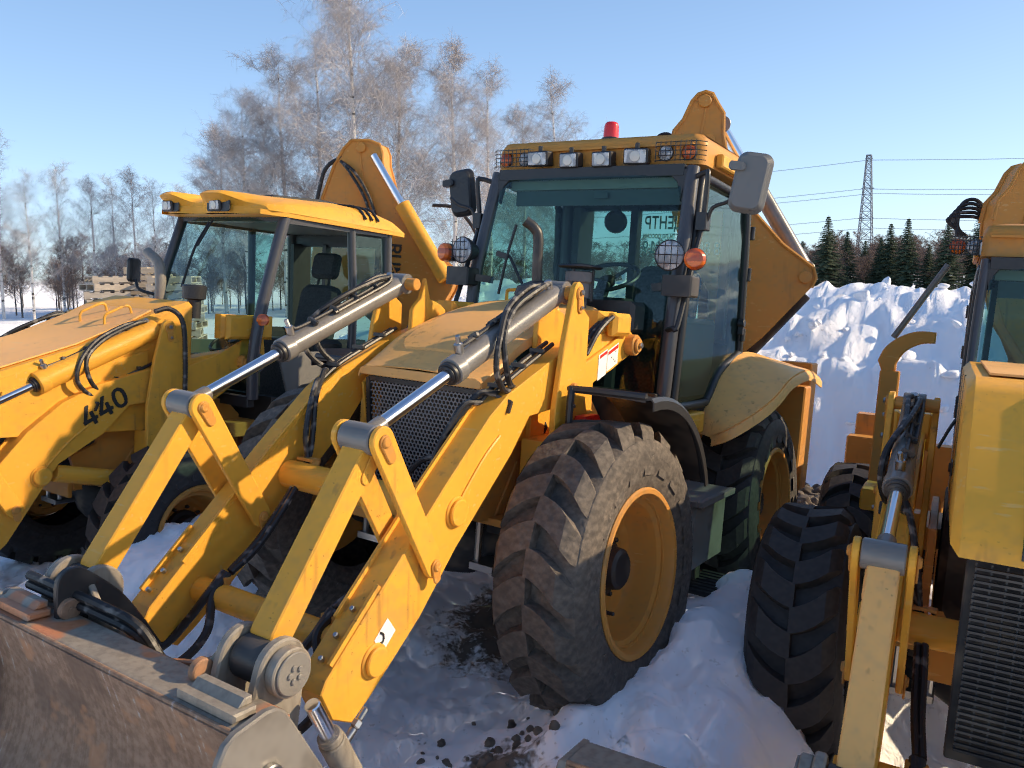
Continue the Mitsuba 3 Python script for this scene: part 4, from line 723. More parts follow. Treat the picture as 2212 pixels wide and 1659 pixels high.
def spline_poly(p):
    return [tuple(q[:2]) for q in spline(np.array([(x, z, 0) for x, z in p]), 4)]
def cab(T, kind):
    main, left, right = kind == "main", kind == "left", kind == "right"
    c = numbered(T.key + "__cab")[len(T.key) + 2:]
    ys = 0.62 if right else 1.0                      # the cab of the machine at the right is narrow
    def S(m):
        v = np.array(m.vertices)
        if right: v[:, 1] = v[:, 1] * 0.62 + 0.16; v[:, 0] += 0.15
        if left: v[:, 1] = np.where(v[:, 1] < 0, v[:, 1] * 0.80, v[:, 1])
        return TM(v, m.faces)
    P = lambda name, m, mt, **k: T.part(c + "__" + name, S(m), mt, **k)
    zr = 2.50 if not left else 2.56
    ab, am, at = np.array((-0.86, 0.63, 1.24)), np.array((-0.90, 0.635, 1.80)), np.array((-1.05, 0.61, zr - 0.02))
    Y = lambda q, s: np.array(q) * (1, s, 1)
    P("floor", cat(box(-1.95, -0.80, -0.62, 0.62, 1.16, 1.22), box(-0.84, -0.79, -0.62, 0.62, 1.12, 1.30), box(-1.98, -1.92, -0.62, 0.62, 1.16, 1.55)), "black_metal")
    for s in (1, -1):
        if not left:
            P("front_pillar", tube([Y(ab, s), Y(am, s), Y((-0.965, 0.63, 2.10), s), Y(at, s)], 0.038, 14, 6), "pillar_paint")
            P("door_frame", tube([Y((-0.92, 0.665, 1.24), s), Y((-0.95, 0.67, 1.80), s), Y((-1.015, 0.665, 2.10), s), Y((-1.08, 0.648, 2.38), s), Y((-1.13, 0.646, 2.43), s), Y((-1.22, 0.645, 2.445), s), Y((-1.75, 0.645, 2.43), s), Y((-1.86, 0.65, 2.38), s), Y((-1.885, 0.66, 2.28), s), Y((-1.955, 0.66, 1.56), s), Y((-1.93, 0.66, 1.50), s), Y((-1.62, 0.66, 1.40), s), Y((-1.46, 0.66, 1.25), s), Y((-1.38, 0.66, 1.225), s), Y((-0.92, 0.665, 1.225), s)], 0.024, 10, 4), "black_plastic")
        else:
            P("front_pillar", tube([Y((-0.62, 0.62, 1.30), s), Y((-0.60, 0.64, 1.60), s), Y((-0.66, 0.64, 1.95), s), Y((-0.84, 0.62, zr), s)], 0.040, 14, 6), "pillar_paint")
        rp = (-1.95, 0.61, 1.25), (-1.96, 0.61, 1.6), (-1.90, 0.60, zr)
        P("rear_pillar", tube([Y(q, s) for q in rp], 0.045, 12, 4), "pillar_paint")
        if left:
            P("centre_pillar", tube([Y((-1.52, 0.64, 1.25), s), Y((-1.52, 0.645, 1.9), s), Y((-1.48, 0.62, zr), s)], 0.034, 12, 4), "pillar_paint")
            P("side_sill", bar(Y((-1.2, 0.655, 1.62), s), Y((-1.95, 0.645, 1.62), s), 0.03, 0.05), "pillar_paint"); P("side_header", bar(Y((-0.84, 0.625, zr - 0.02), s), Y((-1.92, 0.61, zr), s), 0.05, 0.07), "pillar_paint")
            P("door_panel", prism([(-0.98, 1.10), (-0.80, 1.62), (-1.90, 1.62), (-1.95, 1.45), (-1.70, 1.42), (-1.50, 1.30), (-1.42, 1.10)], s * 0.63, s * 0.655), "mirror_shell", label="grey lower door panel")
            P("rear_side_glass", quadglass([Y((-1.54, 0.642, 1.66), s), Y((-1.93, 0.632, 1.66), s), Y((-1.90, 0.606, zr - 0.05), s), Y((-1.52, 0.622, zr - 0.06), s)]), "window_glass", smooth=False)
        else:
            dg = [Y((-0.95, 0.665, 1.24), s), Y((-0.97, 0.668, 1.80), s), Y((-1.03, 0.663, 2.10), s), Y((-1.11, 0.647, 2.40), s), Y((-1.86, 0.648, 2.39), s), Y((-1.885, 0.659, 2.28), s), Y((-1.945, 0.659, 1.52), s), Y((-1.62, 0.66, 1.41), s), Y((-1.46, 0.66, 1.26), s)]
            P("door_glass", TM(dg + [np.mean(dg, axis=0)], [(i, (i + 1) % 9, 9) for i in range(9)]), "window_glass", smooth=True)
            P("door_handle", cat(bar(Y((-1.90, 0.68, 1.72), s), Y((-1.90, 0.68, 1.62), s), 0.03, 0.03), cyl(Y((-1.90, 0.66, 1.69), s), Y((-1.90, 0.70, 1.69), s), 0.025)), "black_plastic")
            P("hinge", cat(*[cyl(Y((-1.93, 0.685, z), s), Y((-1.93, 0.685, z + 0.08), s), 0.016, 10) for z in (2.2, 1.95, 1.58)]), "black_metal")
    # front and rear glass
    if not left:
        wsg = [(ab, 0.58), ((-0.895, 0, 1.5), 0.585), (am, 0.59), ((-0.965, 0, 2.10), 0.585), ((-1.045, 0, 2.44), 0.565)]
        P("windshield", sheet(np.array([[(q[0] + 0.035 * (1 - (t / w) ** 2) + 0.02, t, q[2]) for t in np.linspace(-w, w, 9)] for q, w in wsg])), "window_glass", smooth=True)
        P("windshield_sill", bar((-0.85, -0.60, 1.245), (-0.85, 0.60, 1.245), 0.05, 0.04), "black_plastic"); P("windshield_header", cat(bar((-1.03, -0.58, zr - 0.035), (-1.03, 0.58, zr - 0.035), 0.05, 0.06), prism([(-0.60, 2.47), (-0.57, 2.30), (-0.545, 2.40), (-0.50, 2.44), (-0.40, 2.455), (-0.40, 2.47)], -1.04, -1.01, "x"), prism([(0.60, 2.47), (0.57, 2.30), (0.545, 2.40), (0.50, 2.44), (0.40, 2.455), (0.40, 2.47)], -1.04, -1.01, "x")), "black_plastic")
        P("cowl", box(-0.86, -0.70, -0.10, 0.50, 1.60, 1.76, 0.02), "black_plastic") if main else None
        P("dash_panel", cat(box(-1.00, -0.90, -0.56, 0.30, 1.22, 1.66, 0.03)), "black_plastic")
    else:
        P("windshield", sheet(np.array([[(x + 0.03 * (1 - (t / 0.6) ** 2), t, z) for t in np.linspace(-0.60, 0.60, 9)] for x, z in ((-0.60, 1.32), (-0.585, 1.60), (-0.645, 1.95), (-0.83, 2.54))])), "window_glass", smooth=True)
        P("windshield_header", bar((-0.84, -0.60, zr - 0.01), (-0.84, 0.60, zr - 0.01), 0.06, 0.07), "black_plastic"); P("windshield_sill", box(-0.64, -0.58, -0.62, 0.62, 1.24, 1.31), "black_plastic")
    P("rear_glass", TM([(-1.965, -0.56, 1.58), (-1.965, 0.56, 1.58), (-1.915, 0.56, zr - 0.10), (-1.915, -0.56, zr - 0.10)], [(0, 1, 2), (0, 2, 3)]), "window_glass", smooth=False)
    P("rear_frame", cat(bar((-1.93, -0.58, zr - 0.07), (-1.93, 0.58, zr - 0.07), 0.05, 0.10), bar((-1.97, -0.58, 1.56), (-1.97, 0.58, 1.56), 0.05, 0.06), bar((-1.965, -0.10, 1.58), (-1.92, -0.09, zr - 0.1), 0.05, 0.07, up=(1, 0, 0)), bar((-1.965, -0.50, 1.58), (-1.92, -0.48, zr - 0.1), 0.05, 0.20, up=(1, 0, 0)), bar((-1.965, 0.53, 1.58), (-1.92, 0.53, zr - 0.1), 0.05, 0.08, up=(1, 0, 0))), "black_plastic")
    # roof
    if not left:
        pts = rpoly(-1.98, -1.075, -0.655, 0.655, 0.07); zt = lambda x, y: 2.655 + 0.05 * (1 - (y / 0.66) ** 2) + 0.02 * math.sin((x + 1.98) / 0.9 * math.pi)
        rings = []
        for d, dz in ((0.0, 2.505), (0.0, 2.60), (0.006, 2.630), (0.03, None), (0.15, None), (0.30, None), (0.44, None)):
            q = inset(np.array(pts), min(d, 0.06)) if d <= 0.06 else None
            if q is None:
                cx_, k = -1.53, 1 - (d) / 0.455; q = np.array([(cx_ + (x - cx_) * k, y * (1 - d / 0.66)) for x, y in inset(np.array(pts), 0.03)])
            rings.append(np.array([(x, y, dz if dz else zt(x, y)) for x, y in q]))
        n = len(pts); V = np.vstack(rings + [[(-1.53, 0, zt(-1.53, 0))]]); F = quads(len(rings), n) + [((len(rings) - 1) * n + j, (len(rings) - 1) * n + (j + 1) % n, len(rings) * n) for j in range(n)]
        F += [tuple(reversed(f)) for f in [(0, i, i + 1) for i in range(1, n - 1)]]
        rf = P("roof", TM(V, F), "ochre_and_shade_paint", smooth=50)  # brown base stands for the shade on the roof's front face
        P("roof_rail", box(-1.74, -1.25, 0.655, 0.70, 2.515, 2.585, 0.008), "yellow_paint"); P("roof_rail", box(-1.74, -1.25, -0.70, -0.655, 2.515, 2.585, 0.008), "yellow_paint")
        P("roof_front_lip", box(-1.085, -1.050, -0.60, 0.60, 2.600, 2.612, 0.004), "ochre_and_shade_paint")
        P("headliner", cat(box(-1.90, -1.06, -0.56, 0.56, 2.462, 2.482), box(-1.14, -1.075, -0.54, 0.54, 2.385, 2.462, 0.01)), "headliner")
        P("sun_visor", cat(box(-1.10, -1.085, -0.50, 0.56, 2.295, 2.38, 0.004), box(-1.075, -1.06, 0.03, 0.12, 2.33, 2.36, 0.003)), "trim_grey")
        for y, z in ((-0.31, 2.548), (-0.105, 2.532), (0.10, 2.530), (0.305, 2.538)):
            w = 0.135 if abs(y) > 0.2 else 0.12
            lamp_box(T, c + "__work_lamp", (-0.985, y * ys, z), (1, 0.15 * (1 if y > 0.2 else -0.1)), w, 0.085, 0.07)
        for s in (1, -1):
            round_lamp(T, c + "__roof_headlamp", (-1.065, s * 0.445 * ys, 2.565), (1, 0), 0.040, "lens_clear", False)
            round_lamp(T, c + "__roof_indicator", (-1.065, s * 0.575 * ys, 2.565), (1, 0), 0.040, "lens_orange", False)
            g = [tube([(-1.035, s * (0.40 + 0.028 * i) * ys, 2.515), (-1.03, s * (0.40 + 0.028 * i) * ys, 2.62)], 0.0025, 5, sm=False) for i in range(9)] + [tube([(-1.06, s * 0.39 * ys, z), (-1.033, s * 0.40 * ys, z), (-1.033, s * 0.63 * ys, z), (-1.075, s * 0.668 * ys, z)], 0.0025, 5, sm=False) for z in (2.52, 2.545, 2.57, 2.595, 2.615)]
            T.part(c + "__lamp_guard", cat(*g), "black_metal", smooth=False)
        bk = P("beacon", cat(lathe([(0.055, 0), (0.055, 0.02), (0.046, 0.024)], (-1.40, -0.06, 2.715), (0, 0, 1), 24)), "black_plastic")
        T.part(c + "__beacon_lens", S(lathe([(0.045, 0), (0.046, 0.02), (0.043, 0.07), (0.038, 0.085), (0.03, 0.092), (0, 0.095)], (-1.40, -0.06, 2.738), (0, 0, 1), 24)), "lens_red", label="red warning beacon")
    else:
        rows = []
        for x, zt, hw in ((-0.60, 2.600, 0.60), (-0.605, 2.635, 0.625), (-0.64, 2.660, 0.645), (-0.72, 2.672, 0.66), (-0.84, 2.682, 0.67), (-1.0, 2.70, 0.675), (-1.4, 2.735, 0.68), (-1.75, 2.73, 0.68), (-1.95, 2.69, 0.67), (-2.06, 2.62, 0.65), (-2.08, 2.58, 0.64)):
            row = []
            for t in np.linspace(-1, 1, 41):
                e = abs(t); z = 2.575 + (zt - 2.575) * (1 - e ** 6) ** 0.5
                bump = lambda c, w: 1 / (1 + (abs(t - c) / w) ** 6)
                b = (bump(-0.60, 0.24) + bump(0.34, 0.27)); fade = max(0.0, 1 - (-0.60 - x) / 0.62)
                row.append((x + (0.06 * (b - 1.0) - 0.03 * e ** 2) * (x > -0.75) + 0.085 * b * (-0.70 < x < -0.602), t * hw, z + (0.050 * b - 0.012) * fade * (1 - e ** 8) * (x < -0.602)))
            rows.append(row)
        skirt = [[(r[0] + 0.012, r[1], 2.600 - 0.055 * k) for r in (rows[0])] for k in (0, 1)]
        P("roof", cat(sheet(np.array(rows)), sheet(np.array([[(x, -hw, 2.578), (x, -hw, 2.545), (x, hw, 2.545), (x, hw, 2.578)] for x, hw in ((-0.64, 0.60), (-0.82, 0.665), (-1.4, 0.68), (-1.95, 0.67), (-2.06, 0.65))])), sheet(np.array([rows[0]] + [[(q[0] - 0.005, q[1], 2.548) for q in rows[0]]]))), "yellow_paint", smooth=35, label="yellow roof with two lamp brows")
        for y in (-0.385, 0.225):
            P("lamp_recess", prism(rpoly(y - 0.12, y + 0.12, 2.556, 2.640, 0.02), -0.600 + 0.0, -0.588, "x", 0.003), "black_plastic")
            lamp_box(T, c + "__work_lamp", (-0.575, (y if y > 0 else y * 0.8) - 0.02, 2.597), (1, -0.05), 0.12, 0.075, 0.02)
        P("roof_vent", cat(prism([(-1.0, 2.70), (-1.45, 2.735), (-1.75, 2.735), (-1.75, 2.76), (-1.45, 2.765), (-1.0, 2.73)], -0.35, 0.30)), "black_plastic")
        for i in range(3):
            P("roof_rib", tube([(-1.55 - 0.07 * i, 0.40, 2.735), (-1.57 - 0.07 * i, 0.58, 2.715), (-1.58 - 0.07 * i, 0.676, 2.63)], 0.010, 6), "decal_black")
        P("headliner", box(-1.9, -0.86, -0.6, 0.6, 2.535, 2.55), "trim_grey")
    if right: 
        P("mirror_arm", tube([(-0.95, -0.64, 1.70), (-0.93, -0.72, 1.62), (-0.90, -0.80, 1.50)], 0.012), "black_plastic")
        return
    # interior
    sx, sy = (-1.58, 0.20) if not left else (-1.42, 0.10)
    st = P("seat", cat(box(sx - 0.22, sx + 0.24, sy - 0.24, sy + 0.24, 1.56, 1.68, 0.04), mv(prism(rpoly(-0.21, 0.21, 0, 0.40 if main else 0.50, 0.09), -0.06, 0.06, 'x', 0.03), shift(sx - 0.20, sy, 1.62) @ rot((0, 1, 0), -12)), *([] if main else [mv(prism(rpoly(-0.14, 0.14, 0.54, 0.75, 0.05), -0.045, 0.045, 'x', 0.025), shift(sx - 0.20, sy, 1.64) @ rot((0, 1, 0), -12)), bar((sx - 0.30, sy - 0.06, 2.08), (sx - 0.33, sy - 0.06, 2.22), 0.015, 0.015), bar((sx - 0.30, sy + 0.06, 2.08), (sx - 0.33, sy + 0.06, 2.22), 0.015, 0.015)]), box(sx - 0.18, sx + 0.18, sy - 0.18, sy + 0.18, 1.22, 1.56, 0.03)), "seat_fabric")
    wx, wy, wz = (-1.17, 0.10, 1.90) if not left else (-0.95, -0.02, 1.66)
    th = np.linspace(0, 2 * math.pi, 33); ring = np.array([(0.185 * math.cos(t), 0.185 * math.sin(t), 0) for t in th])
    Mw = shift(wx, wy, wz) @ rot((0, 1, 0), 28)
    P("steering_wheel", mv(cat(tube(ring, 0.013, 8, sm=False), *[tube([(0, 0, -0.03), (0.18 * math.cos(a), 0.18 * math.sin(a), 0)], 0.010, 6, sm=False) for a in (0.5, 2.6, 4.7)], cyl((0, 0, -0.05), (0, 0, -0.005), 0.045)), Mw), "black_plastic")
    P("steering_column", cat(tube([(wx + 0.02, wy, wz - 0.04), (wx + 0.22, wy, wz - 0.40), (wx + 0.26, wy, 1.25)], 0.04, 10, 4), box(wx + 0.10, wx + 0.24, wy - 0.28, wy + 0.25, wz - 0.30, wz - 0.12, 0.03)), "black_plastic")
    P("console", box(-1.80, -1.35, -0.56, -0.42, 1.22, 1.74, 0.03), "black_plastic"); P("console", cat(box(-1.80, -1.25, 0.42, 0.56, 1.22, 1.70, 0.03), tube([(-1.35, 0.49, 1.70), (-1.30, 0.49, 1.84)], 0.012, 8, sm=False), cyl((-1.30, 0.49, 1.84), (-1.30, 0.49, 1.89), 0.02)), "black_plastic")
    if main:
        P("fan", cat(tube([(-1.75, -0.14, 2.45), (-1.75, -0.13, 2.36), (-1.72, -0.13, 2.31)], 0.012), lathe([(0, -0.04), (0.06, -0.04), (0.075, 0), (0.06, 0.04), (0, 0.04)], (-1.70, -0.13, 2.28), (1, 0.3, -0.3), 16)), "black_plastic")
        # lettering stuck on the outside of the rear glass: seen from in front it reads backwards
        nx = np.array((-1.0, 0, -0.06)); nx /= np.linalg.norm(nx); upv = np.array((0.06, 0, 1.0)); upv /= np.linalg.norm(upv); rt = np.array((0, -1.0, 0))
        g2 = lambda s, h, ye, z: (lambda m: TM(np.array(m.vertices) * (1, 0.72, 1) + (0, ye - 0.72 * np.array(m.vertices)[:, 1].min(), 0), m.faces))(text(s, h, (-1.968 + (z - 1.58) * 0.0617 - 0.004, 0, z), rt, upv))
        P("window_lettering", cat(g2("БИГЦЕНТР", 0.080, -0.03, 2.265), g2("запчасти по россии", 0.036, -0.035, 2.205), g2("8 800 000 619", 0.074, -0.035, 2.110)), "decal_white", smooth=False, label="white lettering on the rear glass, read backwards from the front")
    P("wiper", cat(tube([(-0.80, -0.30, 2.15), (-0.79, -0.34, 1.98), (-0.785, -0.38, 1.76)], 0.009, 6), tube([(-0.80, -0.335, 1.98), (-0.77, -0.20, 1.80), (-0.76, -0.12, 1.70)], 0.008, 6), bar((-0.80, -0.42, 1.99), (-0.80, -0.34, 1.97), 0.02, 0.03)) if main else cat(tube([(-0.73, -0.06, 2.50), (-0.66, -0.14, 2.30), (-0.60, -0.20, 2.02)], 0.010, 6), tube([(-0.735, -0.02, 2.52), (-0.66, -0.10, 2.32)], 0.008, 6)), "black_plastic")
    # mirrors, lamps on brackets
    for s in (1, -1):
        if main:
            P("mirror_arm", cat(tube([Y((-1.03, 0.64, 2.43), s), Y((-1.00, 0.70, 2.445), s), Y((-0.985, 0.72, 2.42), s), Y((-1.01, 0.705, 2.19), s), Y((-0.93, 0.70, 1.98), s), Y((-0.80, 0.70, 1.66), s), Y((-0.79, 0.68, 1.64), s), Y((-0.85, 0.63, 1.63), s)], 0.014, 8, 4), box(-1.045, -0.975, *sorted((s * 0.675, s * 0.735)), 2.15, 2.24), tube([Y((-1.0, 0.73, 2.20), s), Y((-0.99, 0.76, 2.265), s), Y((-0.97, 0.84, 2.29), s), Y((-0.95, 0.89, 2.33), s)], 0.010, 8, 4)), "black_plastic")
            Mm = shift(-0.95, s * 0.955, 2.375) @ rot((0, 0, 1), 8 if s > 0 else 38) @ rot((1, 0, 0), -8) if s > 0 else shift(-1.16, s * 0.95, 2.39) @ rot((0, 0, 1), 4) @ rot((1, 0, 0), 9)
            wd = 0.088
            sh = cat(prism(rpoly(-wd, wd, -0.148, 0.148, 0.05), -0.02, 0.025, "x", 0.018), prism(rpoly(-wd + 0.012, wd - 0.012, -0.135, 0.135, 0.045), 0.024, 0.05, "x", 0.010))
            mk = P("mirror", mv(cat(sh, box(0.03, 0.075, -wd - 0.025, -wd + 0.055, 0.045, 0.085, 0.01)), Mm), "mirror_shell" if s > 0 else "black_plastic", label="large grey rear view mirror" if s > 0 else "black rear view mirror on a bent arm")
            T.part(c + "__mirror_glass", mv(prism(rpoly(-wd + 0.012, wd - 0.012, -0.135, 0.135, 0.04), -0.027, -0.021, "x", 0.002), Mm), "mirror_glass")
            P("lamp_bracket", cat(box(-0.90, -0.78, *sorted((s * 0.60, s * 0.76)), 1.80, 1.905, 0.008), bar(Y((-0.86, 0.60, 1.85), s), Y((-0.90, 0.50, 1.84), s), 0.03, 0.04)), "black_metal")
            round_lamp(T, c + "__headlamp", tuple(Y((-0.765, 0.64, 2.00), s)), (1, 0.12 * s), 0.072, "lens_clear", True, dep=0.10)
            P("indicator", cat(lathe([(0, -0.05), (0.05, -0.05), (0.055, 0)], (-0.79, s * 0.765, 1.985), (1, 0.3 * s, 0), 20)), "black_plastic")
            P("indicator_lens", lathe([(0.053, 0), (0.053, 0.03), (0.04, 0.045), (0, 0.05)], (-0.79, s * 0.765, 1.985), (1, 0.3 * s, 0), 20), "lens_orange")
        else:
            P("mirror_arm", tube([Y((-0.63, 0.64, 1.95), s), Y((-0.55, 0.74, 1.98), s), Y((-0.55, 0.80, 2.05), s)], 0.012, 8, 4), "black_plastic") if s < 0 else None
            if s < 0: P("mirror", mv(prism(rpoly(-0.07, 0.07, -0.09, 0.09, 0.03), -0.015, 0.03, "x", 0.012), shift(-0.56, -0.84, 2.12) @ rot((0, 0, 1), -60)), "black_plastic")
            if s > 0:
                P("indicator_lens", lathe([(0.04, 0), (0.04, 0.03), (0, 0.04)], (-0.64, 0.68, 1.84), (1, 0.5, 0), 18), "lens_orange")
                P("headlamp", lathe([(0, -0.06), (0.05, -0.06), (0.07, 0), (0.06, 0.01), (0, 0.015)], (-0.62, 0.64, 1.55), (1, 0.4, 0), 22), "trim_grey")
    # exhaust and air intake on the hood
    if main:
        T.part("exhaust_pipe", cat(tube([(-0.42, 0.10, 1.70), (-0.40, 0.10, 1.88), (-0.39, 0.10, 2.03), (-0.375, 0.085, 2.08), (-0.345, 0.045, 2.115)], 0.026, 14, 6), lathe([(0.026, 0), (0.06, 0.01), (0.10, 0.04), (0.115, 0.08), (0.10, 0.12), (0.05, 0.14), (0.027, 0.15)], (-0.42, 0.10, 1.68), (0.05, 0, 1), 24)), "black_metal")
        ai = T.part("air_intake", cat(lathe([(0.062, 0), (0.062, 0.07), (0.072, 0.08), (0.072, 0.125), (0.065, 0.13), (0, 0.13)], (-0.55, 0.26, 1.76), (0, 0, 1), 28), lathe([(0.045, -0.15), (0.045, 0.0)], (-0.55, 0.26, 1.76), (0, 0, 1), 20)), "trim_grey")
        T.part(ai + "__cap", lathe([(0.0, 0.0), (0.105, 0.0), (0.115, 0.006), (0.105, 0.014), (0.03, 0.024), (0, 0.026)], (-0.55, 0.26, 1.905), (0, 0, 1), 28), "black_plastic")
        T.part(ai + "__clamp", cat(bar((-0.55, 0.336, 1.74), (-0.55, 0.336, 1.9), 0.01, 0.012), bar((-0.484, 0.26, 1.74), (-0.484, 0.26, 1.9), 0.01, 0.012)), "black_plastic")
    else:
        T.part("exhaust_pipe", tube([(-0.35, -0.04, 1.70), (-0.35, -0.04, 1.95), (-0.35, -0.045, 2.10), (-0.35, -0.08, 2.18), (-0.35, -0.20, 2.245)], 0.036, 14, 6), "grey_paint")
        T.part("air_intake", lathe([(0.045, -0.12), (0.045, 0.0), (0.075, 0.01), (0.08, 0.09), (0.07, 0.10), (0, 0.105)], (-0.35, 0.33, 1.94), (0, 0, 1), 24), "black_plastic")
        T.part("tower_hose", tube([(0.05, 0.50, 1.86), (-0.04, 0.52, 1.88), (-0.10, 0.57, 1.80), (-0.12, 0.58, 1.55), (-0.13, 0.58, 1.25), (-0.20, 0.55, 1.12)], 0.015), "rubber_hose")

def backhoe(T, kind):
    left = kind == "left"; right = kind == "right"
    h = np.array((-0.36, 0.93, 0)); h /= np.linalg.norm(h); nrm = np.array((-h[1], h[0], 0)); o = np.array((-2.72, -0.05, 0)) if not left else np.array((-2.60, -0.18, 0))
    dz = 0.0 if not left else 0.33
    def fold(m):                                     # mesh with (u, v, z): u along h, v across
        v = np.array(m.vertices); return TM(o + v[:, :1] * h + v[:, 1:2] * nrm + v[:, 2:] * np.array((0, 0, 1.0)), m.faces)
    P = lambda name, m, mt, **k: T.part(name, fold(m), mt, **k)
    bp = [(-0.16, 2.60), (-0.17, 2.90), (-0.15, 3.04), (-0.09, 3.12), (-0.04, 3.25), (0.0, 3.30), (0.05, 3.318), (0.10, 3.305), (0.14, 3.24), (0.19, 3.17), (0.20, 3.02), (0.25, 2.84), (0.45, 2.50), (0.68, 2.27), (0.90, 2.12), (0.925, 2.05), (0.90, 1.98), (0.60, 1.60), (0.40, 1.40), (0.22, 1.40), (0.20, 1.9), (-0.02, 2.2)]
    if left: bp = [(-0.56, 2.00), (-0.53, 2.40), (-0.47, 2.64), (-0.37, 2.93), (-0.29, 3.07), (-0.22, 3.145), (-0.05, 3.15), (0.05, 3.12), (0.08, 3.05), (0.09, 2.95), (0.17, 2.72), (0.32, 2.50), (0.52, 2.25), (0.80, 2.03), (0.83, 1.95), (0.80, 1.86), (0.66, 1.60), (0.50, 1.35), (0.34, 1.30), (0.10, 1.5), (-0.3, 1.8)]
    bp = [(a, b + dz * 0.9) for a, b in bp]
    bm = P("boom", cat(prism(bp, 0.08, 0.10), prism(bp, -0.10, -0.08), prism([(x * 0.97 + 0.005, z) for x, z in bp], -0.079, 0.079, "y", 0.01)), "ochre_and_shade_paint", label="folded digging boom standing behind the cab")  # shade on the boom's front face is put into its brown base
    P(bm + "__weld", tube([(-0.02, -0.102, 2.6 + dz), (0.03, -0.102, 2.9 + dz), (0.06, -0.102, 3.2 + dz)], 0.009, 6) if not left else tube([(-0.14, -0.102, 3.05 + dz), (-0.05, -0.102, 2.6 + dz), (0.08, -0.102, 2.3 + dz), (0.30, -0.102, 1.9 + dz)], 0.008, 6), "ochre_and_shade_paint")
    edge = bp[1:-5] if not left else bp[1:-6]
    P(bm + "__edge_strip", cat(*[tube([(a_, vv, b_) for a_, b_ in edge], 0.014, 6, sm=False) for vv in (0.102, -0.102)]), "ochre_and_shade_paint")
    P(bm + "__gusset", cat(prism([(x * 0.55 + 0.02, 2.2 + dz + (z - 2.2 - dz) * 0.80) for x, z in bp], 0.1015, 0.108, "y", 0.002)), "ochre_and_shade_paint")
    for q in ([(0.05, 3.25), (0.85, 2.05), (0.10, 2.98)] if not left else [(-0.12, 3.05), (0.76, 1.94), (-0.08, 2.66)]):
        P(bm + "__pin", cat(cyl((q[0], -0.125, q[1] + dz), (q[0], 0.125, q[1] + dz), 0.045, 20), cyl((q[0], 0.12, q[1] + dz), (q[0], 0.14, q[1] + dz), 0.02, 6)), "ochre_and_shade_paint")
    if not left:
        a, b = np.array((0.19, 0.14, 3.14)), np.array((0.88, 0.14, 2.12))
        k = P("boom_cylinder", cat(cyl(a + (b - a) * 0.42, b, 0.060, 24), cyl(b - (0, 0.07, 0), b + np.array((0, 0.07, 0)), 0.06)), "cylinder_paint")
        P(k + "__rod", cyl(a, a + (b - a) * 0.44, 0.034, 18), "chrome"); P(k + "__rod_eye", cyl(a - (0, 0.06, 0), a + np.array((0, 0.06, 0)), 0.06, 20), "cylinder_paint")
        k = P("dipper_cylinder", cat(cyl((0.86, 0.0, 1.95), (0.40, 0.10, 1.35), 0.07, 24)), "black_metal")
        P("boom_hose", cat(*[tube([(-0.30 + 0.02 * i, 0.15, 2.80), (-0.29 - 0.02 * i, 0.16, 3.02 - 0.025 * i), (-0.20, 0.15, 3.07 - 0.03 * i), (-0.10, 0.14, 2.98 - 0.02 * i)], 0.013) for i in range(5)]), "rubber_hose")
    else:
        a, b = np.array((0.02, -0.16, 2.98 + dz)), np.array((0.76, -0.16, 1.92 + dz))
        k = P("boom_cylinder", cat(cyl(a + (b - a) * 0.40, b, 0.070, 24)), "yellow_paint")
        P(k + "__rod", cyl(a, a + (b - a) * 0.42, 0.032, 18), "chrome")
        P(bm + "__lettering", text("RUNMAX", 0.11, (0.20, -0.1015, 2.22 + dz), np.array((0.0, 0, -1.0)), np.array((1.0, 0, 0.0)), 0.004), "decal_black", smooth=False, label="black lettering running down the boom")
        for i in range(2):
            P("boom_hose", tube([(-0.30, -0.13, 2.92 + dz), (-0.20 + 0.05 * i, -0.15, 2.82 + dz), (-0.06 + 0.05 * i, -0.14, 2.62 + dz), (0.03 + 0.05 * i, -0.13, 2.40 + dz)], 0.014), "rubber_hose")
        P("boom_hose", tube([(-0.30, -0.08, 2.98 + dz), (-0.44, -0.12, 2.86 + dz), (-0.50, -0.12, 2.66 + dz), (-0.56, -0.12, 2.3 + dz)], 0.018), "rubber_hose")
        P("boom_hose", tube([(0.50, 0.14, 2.60 + dz), (0.72, 0.20, 2.58 + dz), (0.93, 0.18, 2.35 + dz), (1.0, 0.15, 2.05 + dz), (0.95, 0.14, 1.85 + dz)], 0.016), "rubber_hose")
        P("dipper", prism([(0.02, 2.3), (0.10, 2.32), (0.22, 1.7), (0.14, 1.62), (0.04, 1.66)], 0.14, 0.26), "ochre_and_shade_paint")
    T.part("backhoe_frame", cat(box(-2.72, -2.55, -0.95, 0.95, 0.75, 1.30, 0.01), box(-2.86, -2.72, -0.2, 0.25, 0.70, 1.5, 0.02)), "ochre_and_shade_paint")
    for s in (1, -1):
        sl = T.part("stabilizer", cat(box(-2.98, -2.80, s * 0.70, s * 0.92, 0.55, 1.45, 0.008)), "ochre_and_shade_paint")
        T.part(sl + "__foot", cat(box(-3.02, -2.76, s * 0.68, s * 0.95, 0.12, 0.16), box(-2.95, -2.84, s * 0.74, s * 0.88, 0.16, 0.6)), "undercarriage")
        T.part(sl + "__catch", cat(*[cyl((-2.79, s * (0.76 + 0.08 * i), 1.05 - 0.03 * i), (-2.77, s * (0.76 + 0.08 * i), 1.05 - 0.03 * i), 0.022, 14) for i in range(2)]), "black_metal")
